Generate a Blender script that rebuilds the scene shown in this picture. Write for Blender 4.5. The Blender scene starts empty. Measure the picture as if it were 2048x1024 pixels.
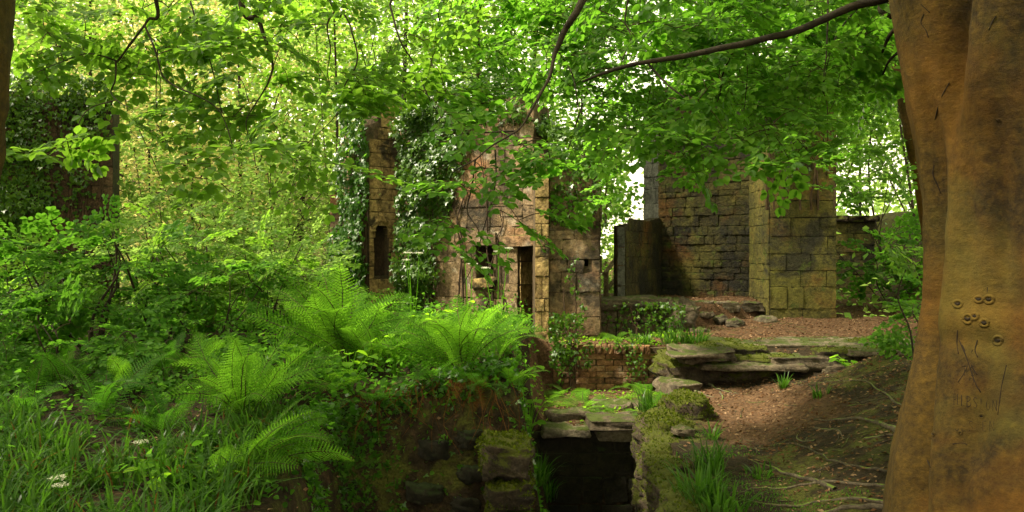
import bpy, math, random
import numpy as np
from mathutils import Matrix, Vector

sc = bpy.context.scene
COL = sc.collection
random.seed(7)
R = np.random.default_rng(11)
rad = math.radians

# ------------------------------------------------------------------ camera, sky, sun, exposure
CAM_Z = 1.6
F = 1600.0
cd = bpy.data.cameras.new('camera'); cam = bpy.data.objects.new('camera', cd); COL.objects.link(cam)
cam.location = (0, 0, CAM_Z); cam.rotation_euler = (rad(90), 0, 0)
cd.sensor_width = 36; cd.lens = 36 * F / 2048; cd.clip_end = 2000; cd.clip_start = 0.05
sc.camera = cam
SUN_DIR = Vector((-0.56, -0.16, 0.81)).normalized()       # towards the sun
sun_el = math.asin(SUN_DIR.z); sun_az = math.atan2(SUN_DIR.x, SUN_DIR.y)
w = bpy.data.worlds.new('World'); sc.world = w; w.use_nodes = True
nt = w.node_tree; nt.nodes.clear()
sky = nt.nodes.new('ShaderNodeTexSky'); sky.sky_type = 'NISHITA'; sky.sun_disc = False
sky.sun_elevation = sun_el; sky.sun_rotation = sun_az; sky.dust_density = 4.0; sky.air_density = 1.0; sky.ozone_density = 1.0
bgn = nt.nodes.new('ShaderNodeBackground'); bgn.inputs['Strength'].default_value = 0.12
wo = nt.nodes.new('ShaderNodeOutputWorld')
veil = nt.nodes.new('ShaderNodeMix'); veil.data_type = 'RGBA'; veil.inputs[0].default_value = .8   # thin white cloud over the whole sky
veil.inputs[7].default_value = (8.8, 7.6, 5.4, 1); nt.links.new(sky.outputs[0], veil.inputs[6]); nt.links.new(veil.outputs[2], bgn.inputs[0]); nt.links.new(bgn.outputs[0], wo.inputs[0])
sd = bpy.data.lights.new('sun', 'SUN'); sd.energy = 5.0; sd.angle = rad(7.0); sd.color = (1.0, 0.90, 0.68)
so = bpy.data.objects.new('sun', sd); COL.objects.link(so)
so.rotation_euler = SUN_DIR.to_track_quat('Z', 'Y').to_euler(); so.location = (-20, 5, 30)
sc.view_settings.view_transform = 'Standard'; sc.view_settings.look = 'None'
sc.view_settings.exposure = 1.8; sc.view_settings.gamma = 1.0
sc.view_settings.use_curve_mapping = False
sc.cycles.max_bounces = 7; sc.cycles.diffuse_bounces = 4; sc.cycles.transmission_bounces = 5
sc.cycles.glossy_bounces = 2; sc.cycles.transparent_max_bounces = 4
sc.cycles.caustics_reflective = False; sc.cycles.caustics_refractive = False

def W(u, v, Y):
    """world point seen at photo pixel (u, v) when Y metres in front of the camera"""
    return np.array([(u - 1024) / F * Y, Y, CAM_Z + (512 - v) / F * Y])

# ------------------------------------------------------------------ numpy noise
def _hash(ix, iy, iz, seed):
    h = (ix * 374761393 + iy * 668265263 + iz * 2147483647 + seed * 974634777) & 0xffffffff
    h = ((h ^ (h >> 13)) * 1274126177) & 0xffffffff
    h = (h ^ (h >> 16)) & 0xffffffff
    return h / 4294967295.0
def vnoise(x, y, z=0.0, seed=0):
    x = np.asarray(x, float); y = np.asarray(y, float); z = np.zeros_like(x) + z
    ix = np.floor(x).astype(np.int64); iy = np.floor(y).astype(np.int64); iz = np.floor(z).astype(np.int64)
    fx, fy, fz = x - ix, y - iy, z - iz
    fx = fx * fx * (3 - 2 * fx); fy = fy * fy * (3 - 2 * fy); fz = fz * fz * (3 - 2 * fz)
    r = 0
    for a in (0, 1):
        for b in (0, 1):
            for c in (0, 1):
                r = r + _hash(ix + a, iy + b, iz + c, seed) * (fx if a else 1 - fx) * (fy if b else 1 - fy) * (fz if c else 1 - fz)
    return r * 2 - 1
def fbm(x, y, z=0.0, seed=0, oct=4):
    r = 0; a = 0.5; f = 1.0
    for i in range(oct):
        r = r + a * vnoise(x * f, y * f, np.asarray(z) * f, seed + i); a *= .5; f *= 2.03
    return r
def S(x, a, b):
    t = np.clip((x - a) / (b - a), 0, 1); return t * t * (3 - 2 * t)

# ------------------------------------------------------------------ mesh helpers
def np_mesh(name, V, T, smooth=True, mats=(), mi=None):
    me = bpy.data.meshes.new(name)
    V = np.ascontiguousarray(V, dtype=np.float32); T = np.ascontiguousarray(T, dtype=np.int32)
    k = T.shape[1]
    me.vertices.add(len(V)); me.vertices.foreach_set('co', V.ravel())
    me.loops.add(T.size); me.loops.foreach_set('vertex_index', T.ravel())
    me.polygons.add(len(T)); me.polygons.foreach_set('loop_start', np.arange(0, T.size, k, dtype=np.int32))
    me.polygons.foreach_set('use_smooth', np.full(len(T), smooth))
    for m in mats: me.materials.append(m)
    if mi is not None: me.polygons.foreach_set('material_index', np.asarray(mi, dtype=np.int32))
    me.update(calc_edges=True)
    return me
class Acc:
    def __init__(s): s.v = []; s.t = []; s.m = []; s.n = 0
    def add(s, V, T, m=0):
        V = np.asarray(V, float).reshape(-1, 3); T = np.asarray(T, int).reshape(-1, 3)
        if len(T) == 0: return s
        s.v.append(V); s.t.append(T + s.n); s.m.append(np.full(len(T), m)); s.n += len(V); return s
    def mesh(s, name, mats, smooth=True):
        if not s.v: return np_mesh(name, np.zeros((3, 3)), np.array([[0, 1, 2]]), smooth, mats)
        return np_mesh(name, np.concatenate(s.v), np.concatenate(s.t), smooth, mats, np.concatenate(s.m))
    def build(s, name, mats, parent=None, smooth=True, kind=None):
        if not isinstance(mats, (list, tuple)): mats = [mats]
        o = bpy.data.objects.new(name, s.mesh(name, mats, smooth)); COL.objects.link(o)
        adopt(o, parent)
        if kind: o['kind'] = kind
        return o
def adopt(o, parent):
    if parent is not None:
        o.parent = parent
        L = parent.location if parent.parent is None else Vector((0, 0, 0))
        o.matrix_parent_inverse = Matrix.Translation(-L)
def thing(name, label, cat, loc=(0, 0, 0), group=None):
    o = bpy.data.objects.new(name, None); COL.objects.link(o); o.location = loc; o.empty_display_size = .1
    return tag(o, label, cat, group)
def tag(o, label=None, cat=None, group=None, kind=None):
    if label: o['label'] = label
    if cat: o['category'] = cat
    if group: o['group'] = group
    if kind: o['kind'] = kind
    return o
def quads(Q):
    Q = np.asarray(Q).reshape(-1, 4); return np.concatenate([Q[:, [0, 1, 2]], Q[:, [0, 2, 3]]])
def catmull(P, n=6):
    P = np.asarray(P, float)
    if len(P) < 3: 
        t = np.linspace(0, 1, n + 1)[:, None]; return P[0] * (1 - t) + P[-1] * t
    Q = np.vstack([2 * P[0] - P[1], P, 2 * P[-1] - P[-2]]); out = []
    for i in range(1, len(Q) - 2):
        for t in np.arange(n) / n:
            a, b, c, d = Q[i - 1], Q[i], Q[i + 1], Q[i + 2]
            out.append(.5 * ((2 * b) + (-a + c) * t + (2 * a - 5 * b + 4 * c - d) * t * t + (-a + 3 * b - 3 * c + d) * t ** 3))
    out.append(P[-1]); return np.array(out)
def tube(P, r, k=6, rough=0.0, seed=0):
    P = np.asarray(P, float); n = len(P); r = np.broadcast_to(r, (n,)).astype(float)
    T = np.gradient(P, axis=0); T /= np.linalg.norm(T, axis=1)[:, None] + 1e-9
    up = np.where(np.abs(T[:, 2:3]) > .95, np.array([[1., 0, 0]]), np.array([[0, 0, 1.]]))
    A = np.cross(T, up); A /= np.linalg.norm(A, axis=1)[:, None] + 1e-9
    for i in range(1, n):
        if np.dot(A[i], A[i - 1]) < 0: A[i] = -A[i]
    B = np.cross(T, A)
    th = np.arange(k) / k * 2 * math.pi
    ring = A[:, None, :] * np.cos(th)[None, :, None] + B[:, None, :] * np.sin(th)[None, :, None]
    rr = np.repeat(r[:, None], k, 1)
    if rough:
        c = P[:, None, :] + ring * rr[..., None]
        rr = rr * (1 + rough * fbm(c[..., 0] * 14, c[..., 1] * 14, c[..., 2] * 14, seed, 3))
    V = (P[:, None, :] + ring * rr[..., None]).reshape(-1, 3)
    i = np.arange(n - 1)[:, None] * k; j = np.arange(k)[None, :]
    Q = np.stack([i + j, i + (j + 1) % k, i + k + (j + 1) % k, i + k + j], -1).reshape(-1, 4)
    V = np.vstack([V, P[-1:]]); m = len(V) - 1
    cap = np.stack([(n - 1) * k + np.arange(k), (n - 1) * k + (np.arange(k) + 1) % k, np.full(k, m)], -1)
    return V, np.vstack([quads(Q), cap])
def box_vt(c, ex, ey, ez):
    """box: centre and three half-axis vectors"""
    c, ex, ey, ez = map(np.asarray, (c, ex, ey, ez)); V = []
    for k in (-1, 1):
        for j in (-1, 1):
            for i in (-1, 1): V.append(c + i * ex + j * ey + k * ez)
    Q = [(0, 2, 3, 1), (4, 5, 7, 6), (0, 1, 5, 4), (2, 6, 7, 3), (0, 4, 6, 2), (1, 3, 7, 5)]
    return np.array(V), quads(Q)

# ------------------------------------------------------------------ materials
def mat(name):
    m = bpy.data.materials.new(name); m.use_nodes = True; m.node_tree.nodes.clear(); return m, m.node_tree
def nd(nt, typ, **kw):
    n = nt.nodes.new(typ)
    for k, v in kw.items():
        if k in n.inputs: n.inputs[k].default_value = v
        else: setattr(n, k, v)
    return n
def ramp(nt, src, stops, interp='LINEAR'):
    r = nt.nodes.new('ShaderNodeValToRGB'); r.color_ramp.interpolation = interp
    e = r.color_ramp.elements
    while len(e) < len(stops): e.new(.5)
    for el, (p, c) in zip(e, stops):
        el.position = p; el.color = (c if len(c) == 4 else (*c, 1)) if not isinstance(c, (int, float)) else (c, c, c, 1)
    nt.links.new(src, r.inputs[0]); return r.outputs[0]
def mixc(nt, fac, a, b, mode='MIX'):
    n = nt.nodes.new('ShaderNodeMix'); n.data_type = 'RGBA'; n.blend_type = mode
    for s, v in ((0, fac), (6, a), (7, b)):
        if isinstance(v, (int, float)): n.inputs[s].default_value = v if s == 0 else (v, v, v, 1)
        elif isinstance(v, tuple): n.inputs[s].default_value = (*v, 1)
        else: nt.links.new(v, n.inputs[s])
    return n.outputs[2]
def math_n(nt, op, a, b=0.0, clamp=False):
    n = nt.nodes.new('ShaderNodeMath'); n.operation = op; n.use_clamp = clamp
    for i, v in enumerate((a, b)):
        if isinstance(v, (int, float)): n.inputs[i].default_value = v
        else: nt.links.new(v, n.inputs[i])
    return n.outputs[0]
def noise(nt, vec, scale, detail=5, rough=.6, dist=0.0):
    n = nd(nt, 'ShaderNodeTexNoise'); n.inputs['Scale'].default_value = scale; n.inputs['Detail'].default_value = detail
    n.inputs['Roughness'].default_value = rough; n.inputs['Distortion'].default_value = dist
    nt.links.new(vec, n.inputs['Vector']); return n.outputs[0]

def leaf_mat(name, c1, c2, c3, trans, tfac=.5, gloss=.05, rough=.35):
    """c1..c3 leaf colours dark..bright picked at random per leaf; trans = colour of light coming through"""
    m, nt = mat(name)
    geo = nd(nt, 'ShaderNodeNewGeometry'); oi = nd(nt, 'ShaderNodeObjectInfo')
    r = math_n(nt, 'FRACT', math_n(nt, 'ADD', geo.outputs['Random Per Island'], oi.outputs['Random']))
    n = noise(nt, geo.outputs['Position'], 1.3, 2)
    k = math_n(nt, 'ADD', math_n(nt, 'MULTIPLY', r, .6), math_n(nt, 'MULTIPLY', n, .4))
    col = ramp(nt, k, [(0.1, c1), (.5, c2), (.9, c3)])
    tc = ramp(nt, k, [(0.1, tuple(v * .75 for v in trans)), (.5, trans), (.9, tuple(min(1, v * 1.25) for v in trans))])
    d = nd(nt, 'ShaderNodeBsdfDiffuse'); nt.links.new(col, d.inputs[0])
    t = nd(nt, 'ShaderNodeBsdfTranslucent'); nt.links.new(tc, t.inputs[0])
    mx = nd(nt, 'ShaderNodeMixShader'); mx.inputs[0].default_value = tfac
    nt.links.new(d.outputs[0], mx.inputs[1]); nt.links.new(t.outputs[0], mx.inputs[2])
    g = nd(nt, 'ShaderNodeBsdfGlossy'); g.inputs['Roughness'].default_value = rough; g.inputs['Color'].default_value = (1, 1, 1, 1)
    m2 = nd(nt, 'ShaderNodeMixShader'); 
    fr = nd(nt, 'ShaderNodeFresnel'); fr.inputs[0].default_value = 1.4
    nt.links.new(math_n(nt, 'MULTIPLY', fr.outputs[0], gloss * 10), m2.inputs[0])
    nt.links.new(mx.outputs[0], m2.inputs[1]); nt.links.new(g.outputs[0], m2.inputs[2])
    o = nd(nt, 'ShaderNodeOutputMaterial'); nt.links.new(m2.outputs[0], o.inputs[0])
    return m

def rough_mat(name, cols, scale=2.5, fine=30, bump=.5, moss=0.0, moss_col=(.07, .10, .012), stain=0.0, pale=0.0, vary=.35, dist=.02, streak=False, upmoss=True, speck=.85, wrinkle=False, tints=()):
    """weathered stone, bark or soil: base colours by noise, stains, lichens, moss on faces that look up"""
    m, nt = mat(name)
    geo = nd(nt, 'ShaderNodeNewGeometry'); oi = nd(nt, 'ShaderNodeObjectInfo')
    P = geo.outputs['Position']
    if streak:
        mp = nd(nt, 'ShaderNodeMapping'); mp.inputs['Scale'].default_value = (1, 1, .25); nt.links.new(P, mp.inputs[0]); PS = mp.outputs[0]
    else: PS = P
    n1 = noise(nt, PS, scale, 6, .62, .6)
    n2 = noise(nt, P, fine, 5, .7)
    k = math_n(nt, 'ADD', math_n(nt, 'MULTIPLY', n1, .62), math_n(nt, 'MULTIPLY', oi.outputs['Random'], vary * .8))
    k = math_n(nt, 'ADD', k, math_n(nt, 'MULTIPLY', math_n(nt, 'SUBTRACT', n2, .5), .5))
    st = [(.22 + .55 * i / (len(cols) - 1), c) for i, c in enumerate(cols)]
    col = ramp(nt, k, st)
    if pale:
        n = noise(nt, P, scale * 1.7, 6, .7); f = ramp(nt, n, [(.55, 0), (.68, 1)])
        col = mixc(nt, math_n(nt, 'MULTIPLY', f, pale), col, (.42, .38, .30))
    for ti, (ts, tc_, th_, tf_) in enumerate(tints):
        of_ = nd(nt, 'ShaderNodeMapping'); of_.inputs['Location'].default_value = (3.7 * ti + 1, 5.1, 2.3 * ti); nt.links.new(P, of_.inputs[0])
        f = ramp(nt, noise(nt, of_.outputs[0], ts, 6, .6, .4), [(th_ - .08, 0), (th_ + .08, 1)])
        col = mixc(nt, math_n(nt, 'MULTIPLY', f, tf_), col, tc_)
    if stain:
        n = noise(nt, PS, scale * .9, 7, .68, .3); f = ramp(nt, n, [(.5, 0), (.6, 1)])
        col = mixc(nt, math_n(nt, 'MULTIPLY', f, stain), col, (.018, .017, .012))
    sp = ramp(nt, noise(nt, P, fine * .55, 9, .78), [(.34, .25), (.5, .85), (.66, 1.35)])
    col = mixc(nt, speck, col, sp, 'MULTIPLY')
    if moss:
        sep = nd(nt, 'ShaderNodeSeparateXYZ'); nt.links.new(geo.outputs['Normal'], sep.inputs[0])
        nm = math_n(nt, 'ADD', math_n(nt, 'MULTIPLY', noise(nt, P, 4.5, 8, .72), 1.7), -.35)
        if upmoss: f = math_n(nt, 'ADD', math_n(nt, 'MULTIPLY', sep.outputs[2], .38), nm)
        else: f = nm
        f = ramp(nt, f, [(.92 - moss * .5, 0), (1.04 - moss * .5, 1)])
        mc = mixc(nt, noise(nt, P, 22, 4), tuple(c * .55 for c in moss_col), tuple(c * 1.7 for c in moss_col))
        col = mixc(nt, f, col, mc)
    b = nd(nt, 'ShaderNodeBsdfPrincipled'); b.inputs['Roughness'].default_value = .9
    b.inputs['Specular IOR Level'].default_value = .25
    nt.links.new(col, b.inputs['Base Color'])
    hn = math_n(nt, 'ADD', math_n(nt, 'MULTIPLY', noise(nt, P, fine * .35, 10, .78), 1.6), math_n(nt, 'MULTIPLY', n2, .35))
    if wrinkle:
        mw_ = nd(nt, 'ShaderNodeMapping'); mw_.inputs['Scale'].default_value = (1.6, 1.6, 20); nt.links.new(P, mw_.inputs[0])
        wr = noise(nt, mw_.outputs[0], 1.0, 4, .6); hn = math_n(nt, 'ADD', math_n(nt, 'MULTIPLY', hn, .8), math_n(nt, 'MULTIPLY', wr, .25))
        col2 = mixc(nt, .3, col, ramp(nt, wr, [(.34, .5), (.5, 1.0), (.66, 1.15)]), 'MULTIPLY'); nt.links.new(col2, b.inputs['Base Color'])
    bp = nd(nt, 'ShaderNodeBump'); bp.inputs['Strength'].default_value = bump; bp.inputs['Distance'].default_value = dist * 1.8
    nt.links.new(hn, bp.inputs['Height']); nt.links.new(bp.outputs[0], b.inputs['Normal'])
    o = nd(nt, 'ShaderNodeOutputMaterial'); nt.links.new(b.outputs[0], o.inputs[0])
    return m

M = {}
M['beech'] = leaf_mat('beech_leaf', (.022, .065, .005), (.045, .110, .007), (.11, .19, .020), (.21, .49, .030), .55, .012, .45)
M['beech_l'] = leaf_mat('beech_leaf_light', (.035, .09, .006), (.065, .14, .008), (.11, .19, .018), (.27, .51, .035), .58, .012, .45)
M['ivy'] = leaf_mat('ivy_leaf', (.012, .035, .006), (.030, .070, .007), (.065, .125, .010), (.16, .32, .012), .35, .005, .4)
M['shrub'] = leaf_mat('shrub_leaf', (.014, .05, .005), (.030, .088, .006), (.07, .15, .016), (.16, .40, .025), .5, .007, .42)
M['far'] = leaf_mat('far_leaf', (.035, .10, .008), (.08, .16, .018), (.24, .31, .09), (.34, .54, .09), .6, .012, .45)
M['far_highlight'] = leaf_mat('far_highlight_leaf', (.14, .18, .03), (.40, .36, .12), (.62, .44, .24), (.72, .66, .24), .6, .01, .5)  # pale leaf colours stand in for cream and salmon highlights
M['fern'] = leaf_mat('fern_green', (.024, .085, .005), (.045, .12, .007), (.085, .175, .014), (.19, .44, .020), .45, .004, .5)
M['fern_shaded'] = leaf_mat('fern_shaded_green', (.014, .055, .006), (.026, .078, .008), (.05, .115, .010), (.10, .30, .012), .45, .006, .5)  # fern green darkened to stand in for woodland shade
M['dead'] = leaf_mat('dead_frond', (.05, .022, .008), (.10, .045, .014), (.17, .08, .022), (.2, .09, .02), .3, .0, .6)
M['litter'] = leaf_mat('leaf_litter', (.035, .018, .009), (.08, .040, .019), (.22, .145, .085), (.2, .1, .04), .1, .004, .5)
M['grass'] = leaf_mat('grass_blade', (.012, .038, .005), (.026, .068, .007), (.06, .12, .012), (.10, .26, .014), .4, .018, .32)
M['herb'] = leaf_mat('herb_leaf', (.06, .15, .008), (.09, .20, .01), (.14, .26, .015), (.32, .62, .02), .55, .008, .45)
M['moss'] = leaf_mat('moss_tuft', (.022, .032, .003), (.052, .068, .005), (.11, .125, .010), (.10, .15, .008), .3, .002, .6)
M['flower'] = leaf_mat('white_petal', (.45, .42, .3), (.55, .53, .42), (.65, .64, .55), (.6, .6, .5), .3, .0, .6)
M['bark'] = rough_mat('beech_bark', [(.022, .012, .002), (.082, .046, .005), (.128, .080, .010), (.19, .145, .03)], 1.1, 30, .8, vary=0, tints=[(.9, (.140, .058, .005), .55, .6), (1.2, (.095, .080, .012), .60, .5), (2.2, (.026, .014, .005), .64, .6)], streak=True, wrinkle=True, dist=.012, moss=.0, upmoss=False, moss_col=(.04, .045, .008), speck=.35)
M['bark_dark'] = rough_mat('branch_bark', [(.014, .010, .006), (.035, .024, .013), (.07, .05, .028)], 6, 60, .5, vary=.2, dist=.006)
M['twig'] = rough_mat('twig_bark', [(.02, .012, .006), (.05, .028, .012), (.08, .045, .02)], 6, 60, .3, vary=.2, dist=.003)
M['root'] = rough_mat('root_bark', [(.03, .022, .014), (.09, .07, .045), (.18, .15, .10)], 8, 60, .5, moss=.25, vary=.2, dist=.006)
M['tower'] = rough_mat('tower_sandstone', [(.10, .065, .035), (.23, .155, .08), (.31, .21, .12), (.34, .28, .18), (.39, .36, .29)], 1.6, 26, 1.0, moss=.34, pale=.6, stain=.8, vary=.2, tints=[(1.3, (.32, .13, .05), .62, .6)], dist=.03)
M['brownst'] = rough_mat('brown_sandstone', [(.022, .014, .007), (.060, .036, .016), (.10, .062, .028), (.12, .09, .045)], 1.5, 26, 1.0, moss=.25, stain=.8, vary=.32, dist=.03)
M['ochre'] = rough_mat('sunlit_ochre_sandstone', [(.18, .11, .04), (.42, .29, .11), (.50, .38, .17), (.50, .43, .27)], 2.2, 26, 1.0, moss=.22, stain=.9, vary=.1, dist=.03)  # yellow stone, with sunlight on corner and pilaster brightened into the colour
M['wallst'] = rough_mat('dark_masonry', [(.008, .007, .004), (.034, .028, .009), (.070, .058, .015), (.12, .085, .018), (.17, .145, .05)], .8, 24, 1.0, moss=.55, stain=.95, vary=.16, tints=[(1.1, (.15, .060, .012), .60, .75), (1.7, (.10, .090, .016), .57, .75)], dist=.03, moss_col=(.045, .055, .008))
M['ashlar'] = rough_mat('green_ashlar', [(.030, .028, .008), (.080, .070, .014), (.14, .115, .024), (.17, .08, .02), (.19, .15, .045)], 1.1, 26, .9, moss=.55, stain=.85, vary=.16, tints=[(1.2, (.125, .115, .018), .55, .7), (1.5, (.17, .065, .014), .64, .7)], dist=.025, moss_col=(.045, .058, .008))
M['pitst'] = rough_mat('dark_pit_masonry', [(.008, .007, .004), (.024, .020, .009), (.045, .04, .016), (.06, .055, .02)], 1.0, 24, 1.0, moss=.5, stain=.9, vary=.12, dist=.03, moss_col=(.02, .03, .006))  # very dark base colours for the pit wall and embedded bank stones
M['greyst'] = rough_mat('grey_stone', [(.05, .05, .042), (.11, .11, .09), (.17, .165, .14)], 3, 30, .8, moss=.15, stain=.5, vary=.3)
M['mortar'] = rough_mat('mortar', [(.06, .04, .02), (.15, .10, .05), (.22, .17, .10)], 2, 30, .9, moss=.2, stain=.5, vary=0)
M['mortar_dark'] = rough_mat('dark_mortar', [(.018, .015, .007), (.07, .06, .028), (.20, .175, .10)], 1.4, 30, .9, moss=.2, stain=.6, vary=0)
M['mortar_mid'] = rough_mat('lime_mortar', [(.05, .045, .02), (.12, .105, .05), (.22, .20, .12)], 1.2, 26, .9, moss=.2, stain=.8, vary=0)
M['brick'] = rough_mat('red_brick', [(.06, .035, .018), (.17, .085, .036), (.25, .135, .06), (.28, .20, .11), (.30, .26, .16)], 2.0, 30, .9, moss=.36, pale=.4, stain=.6, vary=.25, dist=.01)
M['mossrock'] = rough_mat('mossy_rock', [(.022, .015, .008), (.065, .045, .024), (.12, .09, .055), (.22, .18, .12)], 3, 28, 1.0, moss=.74, vary=.2, dist=.05, moss_col=(.070, .078, .006))
M['slab'] = rough_mat('bare_slab', [(.05, .038, .022), (.14, .105, .065), (.24, .195, .13), (.33, .28, .2)], 3, 28, 1.0, moss=.32, vary=.3, dist=.04, stain=.5, moss_col=(.05, .065, .008))
M['wood'] = rough_mat('weathered_wood', [(.14, .10, .06), (.30, .22, .14), (.40, .31, .21)], 9, 60, .5, vary=.3, dist=.005)
M['carve'] = rough_mat('carved_bark', [(.012, .007, .003), (.026, .014, .006), (.045, .026, .01)], 9, 60, .3, vary=0, dist=.003)

def ground_mat():
    m, nt = mat('woodland_floor')
    geo = nd(nt, 'ShaderNodeNewGeometry'); P = geo.outputs['Position']
    at = nd(nt, 'ShaderNodeVertexColor'); at.layer_name = 'cover'
    sep = nd(nt, 'ShaderNodeSeparateColor'); nt.links.new(at.outputs[0], sep.inputs[0])
    n1 = noise(nt, P, 9, 7, .7); n2 = noise(nt, P, 60, 4, .7)
    vo = nd(nt, 'ShaderNodeTexVoronoi'); vo.inputs['Scale'].default_value = 42; nt.links.new(P, vo.inputs['Vector'])
    earth = ramp(nt, n1, [(.3, (.008, .006, .003)), (.55, (.026, .017, .008)), (.75, (.065, .042, .02))])
    lit = mixc(nt, vo.outputs['Color'], (.032, .018, .009), (.13, .072, .036))
    lit = mixc(nt, ramp(nt, n1, [(.35, 0), (.7, 1)]), mixc(nt, .6, lit, (.05, .025, .012)), lit)
    mo = mixc(nt, ramp(nt, n2, [(.3, 0), (.7, 1)]), (.022, .024, .005), (.085, .085, .014))
    f1 = ramp(nt, math_n(nt, 'ADD', sep.outputs[1], math_n(nt, 'MULTIPLY', math_n(nt, 'SUBTRACT', n1, .5), .9)), [(.4, 0), (.6, 1)])
    f2 = ramp(nt, math_n(nt, 'ADD', sep.outputs[0], math_n(nt, 'MULTIPLY', math_n(nt, 'SUBTRACT', noise(nt, P, 4, 7, .7), .5), 1.6)), [(.42, 0), (.62, 1)])
    col = mixc(nt, f1, earth, lit); col = mixc(nt, f2, col, mo)
    b = nd(nt, 'ShaderNodeBsdfPrincipled'); b.inputs['Roughness'].default_value = .95; b.inputs['Specular IOR Level'].default_value = .15
    nt.links.new(col, b.inputs['Base Color'])
    h = math_n(nt, 'ADD', noise(nt, P, 25, 8, .75), math_n(nt, 'MULTIPLY', vo.outputs['Distance'], .5))
    bp = nd(nt, 'ShaderNodeBump'); bp.inputs['Strength'].default_value = .9; bp.inputs['Distance'].default_value = .03
    nt.links.new(h, bp.inputs['Height']); nt.links.new(bp.outputs[0], b.inputs['Normal'])
    o = nd(nt, 'ShaderNodeOutputMaterial'); nt.links.new(b.outputs[0], o.inputs[0])
    return m
M['ground'] = ground_mat()

# ------------------------------------------------------------------ terrain
def left_in(x, y):
    e = .12 * vnoise(x * 1.7, y * 1.7, 0, 5)
    return np.minimum(.13 - x, np.maximum(y - 6.55, -1.45 - x)) + e
def right_in(x, y): return x - (1.08 + .1 * (y - 5)) + .05 * vnoise(x * 3, y * 3, 0, 6)
def height(x, y, detail=True):
    x = np.asarray(x, float); y = np.asarray(y, float)
    pit = -.75 - .35 * S(x, -.6, .3) + 0 * y
    pit = pit * S(y, 2.2, 3.8)
    hL = .12 + .1 * (np.clip(y, 3, 9.5) - 4) + .13 * S(x, -1.4, -.6) * S(.3 - x, 0, .3) * S(y, 6.4, 6.9) * (1 - S(y, 8, 9.5))
    hL = hL * S(y, 2.0, 3.8)
    hR = .02 * (np.clip(y, 3, 10) - 5)
    sl = np.clip(x - (1.8 + .2 * (y - 5)), 0, 10)
    hR = hR + np.minimum(sl * .38, .52) * S(y, 3.6, 5.6) * (1 - .6 * S(y, 8.1, 9.1))
    up = .49 + .07 * (np.clip(y, 10, 22) - 10)
    stepf = S(y, 9.15 + .3 * S(x, 3.0, 1.9), 9.75)
    hR = np.maximum(hR, hR * (1 - stepf) + up * stepf)
    ter = -.10 + 0 * x
    z = pit
    fR = S(right_in(x, y), -.07, .07); z = z * (1 - fR) + hR * fR
    ft = S(y, 7.97, 8.05) * (1 - S(x, 1.9 + .0 * y, 2.05)) * (1 - S(-x, -.1, .3))
    mound = .20 * np.exp(-(((x - 1.62) / .25) ** 2 + ((y - 8.1) / .4) ** 2))
    z = z * (1 - ft) + ter * ft
    z = z + mound * (y < 9.6)
    fb = S(y, 10.12, 10.2) * (1 - S(x, 2.0, 2.3)); z = z * (1 - fb) + .47 * fb
    fL = S(left_in(x, y), -.28, .06); z = z * (1 - fL) + hL * fL
    pb = S(y - (11.25 + np.clip(x - 2.3, 0, 9) * .85), -.12, .12) * S(x, .9, 1.1) * (1 - S(x, 4.2, 4.6)) * (1 - S(y, 14.5, 18))
    z = z * (1 - pb) + .9 * pb
    xb = 6.5 + (np.clip(y, 8, 20) - 14) * .35
    z = z + 1.55 * S(x - xb, -.1, 1.5) * S(y, 8, 10) * (1 - S(y, 22, 30))
    z = z + 7.5 * S(y, 17, 60) * (1 - S(x, -4, 8 + 0 * y)) + 6 * S(-x, 9, 40)
    z = z - .8 * S(y, 18, 40) * S(x, -2, 6)
    if detail:
        steep = S(left_in(x, y), -.45, -.1) * (1 - S(left_in(x, y), .0, .2))
        amp = .05 + .14 * steep
        z = z + amp * fbm(x * 1.6, y * 1.6, 0, 21, 5) + .022 * fbm(x * 9, y * 9, 0, 31, 3)
    return z
def axis(a, b, step, lo, hi, g=1.12):
    c = list(np.arange(a, b, step)); d = step; v = c[-1]
    while v < hi: d *= g; v += d; c.append(v)
    d = step; v = a; pre = []
    while v > lo: d *= g; v -= d; pre.append(v)
    return np.array(pre[::-1] + c)
gx = axis(-4.2, 6.2, .05, -150, 150); gy = axis(3.8, 13.2, .05, -20, 260)
GX, GY = np.meshgrid(gx, gy); GZ = height(GX, GY)
V = np.stack([GX, GY, GZ], -1).reshape(-1, 3)
nx, ny = len(gx), len(gy)
i, j = np.meshgrid(np.arange(nx - 1), np.arange(ny - 1)); a = (j * nx + i).ravel()
Tq = np.stack([a, a + 1, a + nx + 1, a + nx], -1)
gme = np_mesh('ground', V, Tq, True, [M['ground']])
x, y = V[:, 0], V[:, 1]
mossf = .5 * S(x - (1.35 + .12 * (y - 5)), .0, .5) * (1 - S(y, 8.3, 9.2))
pathf = S(x, 1.5, 2.0) * (1 - S(x, 2.5 + .12 * (y - 6), 3.3)) * S(y, 6.2, 7.2) * (1 - S(y, 9.0, 9.3))
mossf = mossf * (1 - pathf)
mossf = mossf + .8 * np.exp(-(((x - 1.5) / .35) ** 2 + ((y - 7.6) / 1.2) ** 2)) + .4 * S(x, 5.0, 6.2)
mossf = np.where(y > 18, .6, mossf)
mossf = mossf + .45 * (x < .3) * (y < 7.2) * S(x, -2.5, -1.2)
litf = np.maximum(pathf, S(y, 9.7, 10.2) * S(x, 1.5, 2.2) * (1 - S(x, 6, 7)))
litf = np.maximum(litf, S(y, 8, 8.1) * (x < 2.1) * (x > .2)); litf = np.maximum(litf, .35)
ca = gme.color_attributes.new('cover', 'FLOAT_COLOR', 'POINT')
colr = np.stack([np.clip(mossf, 0, 1), np.clip(litf, 0, 1), 0 * x, 0 * x + 1], -1).astype(np.float32)
ca.data.foreach_set('color', colr.ravel())
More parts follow.
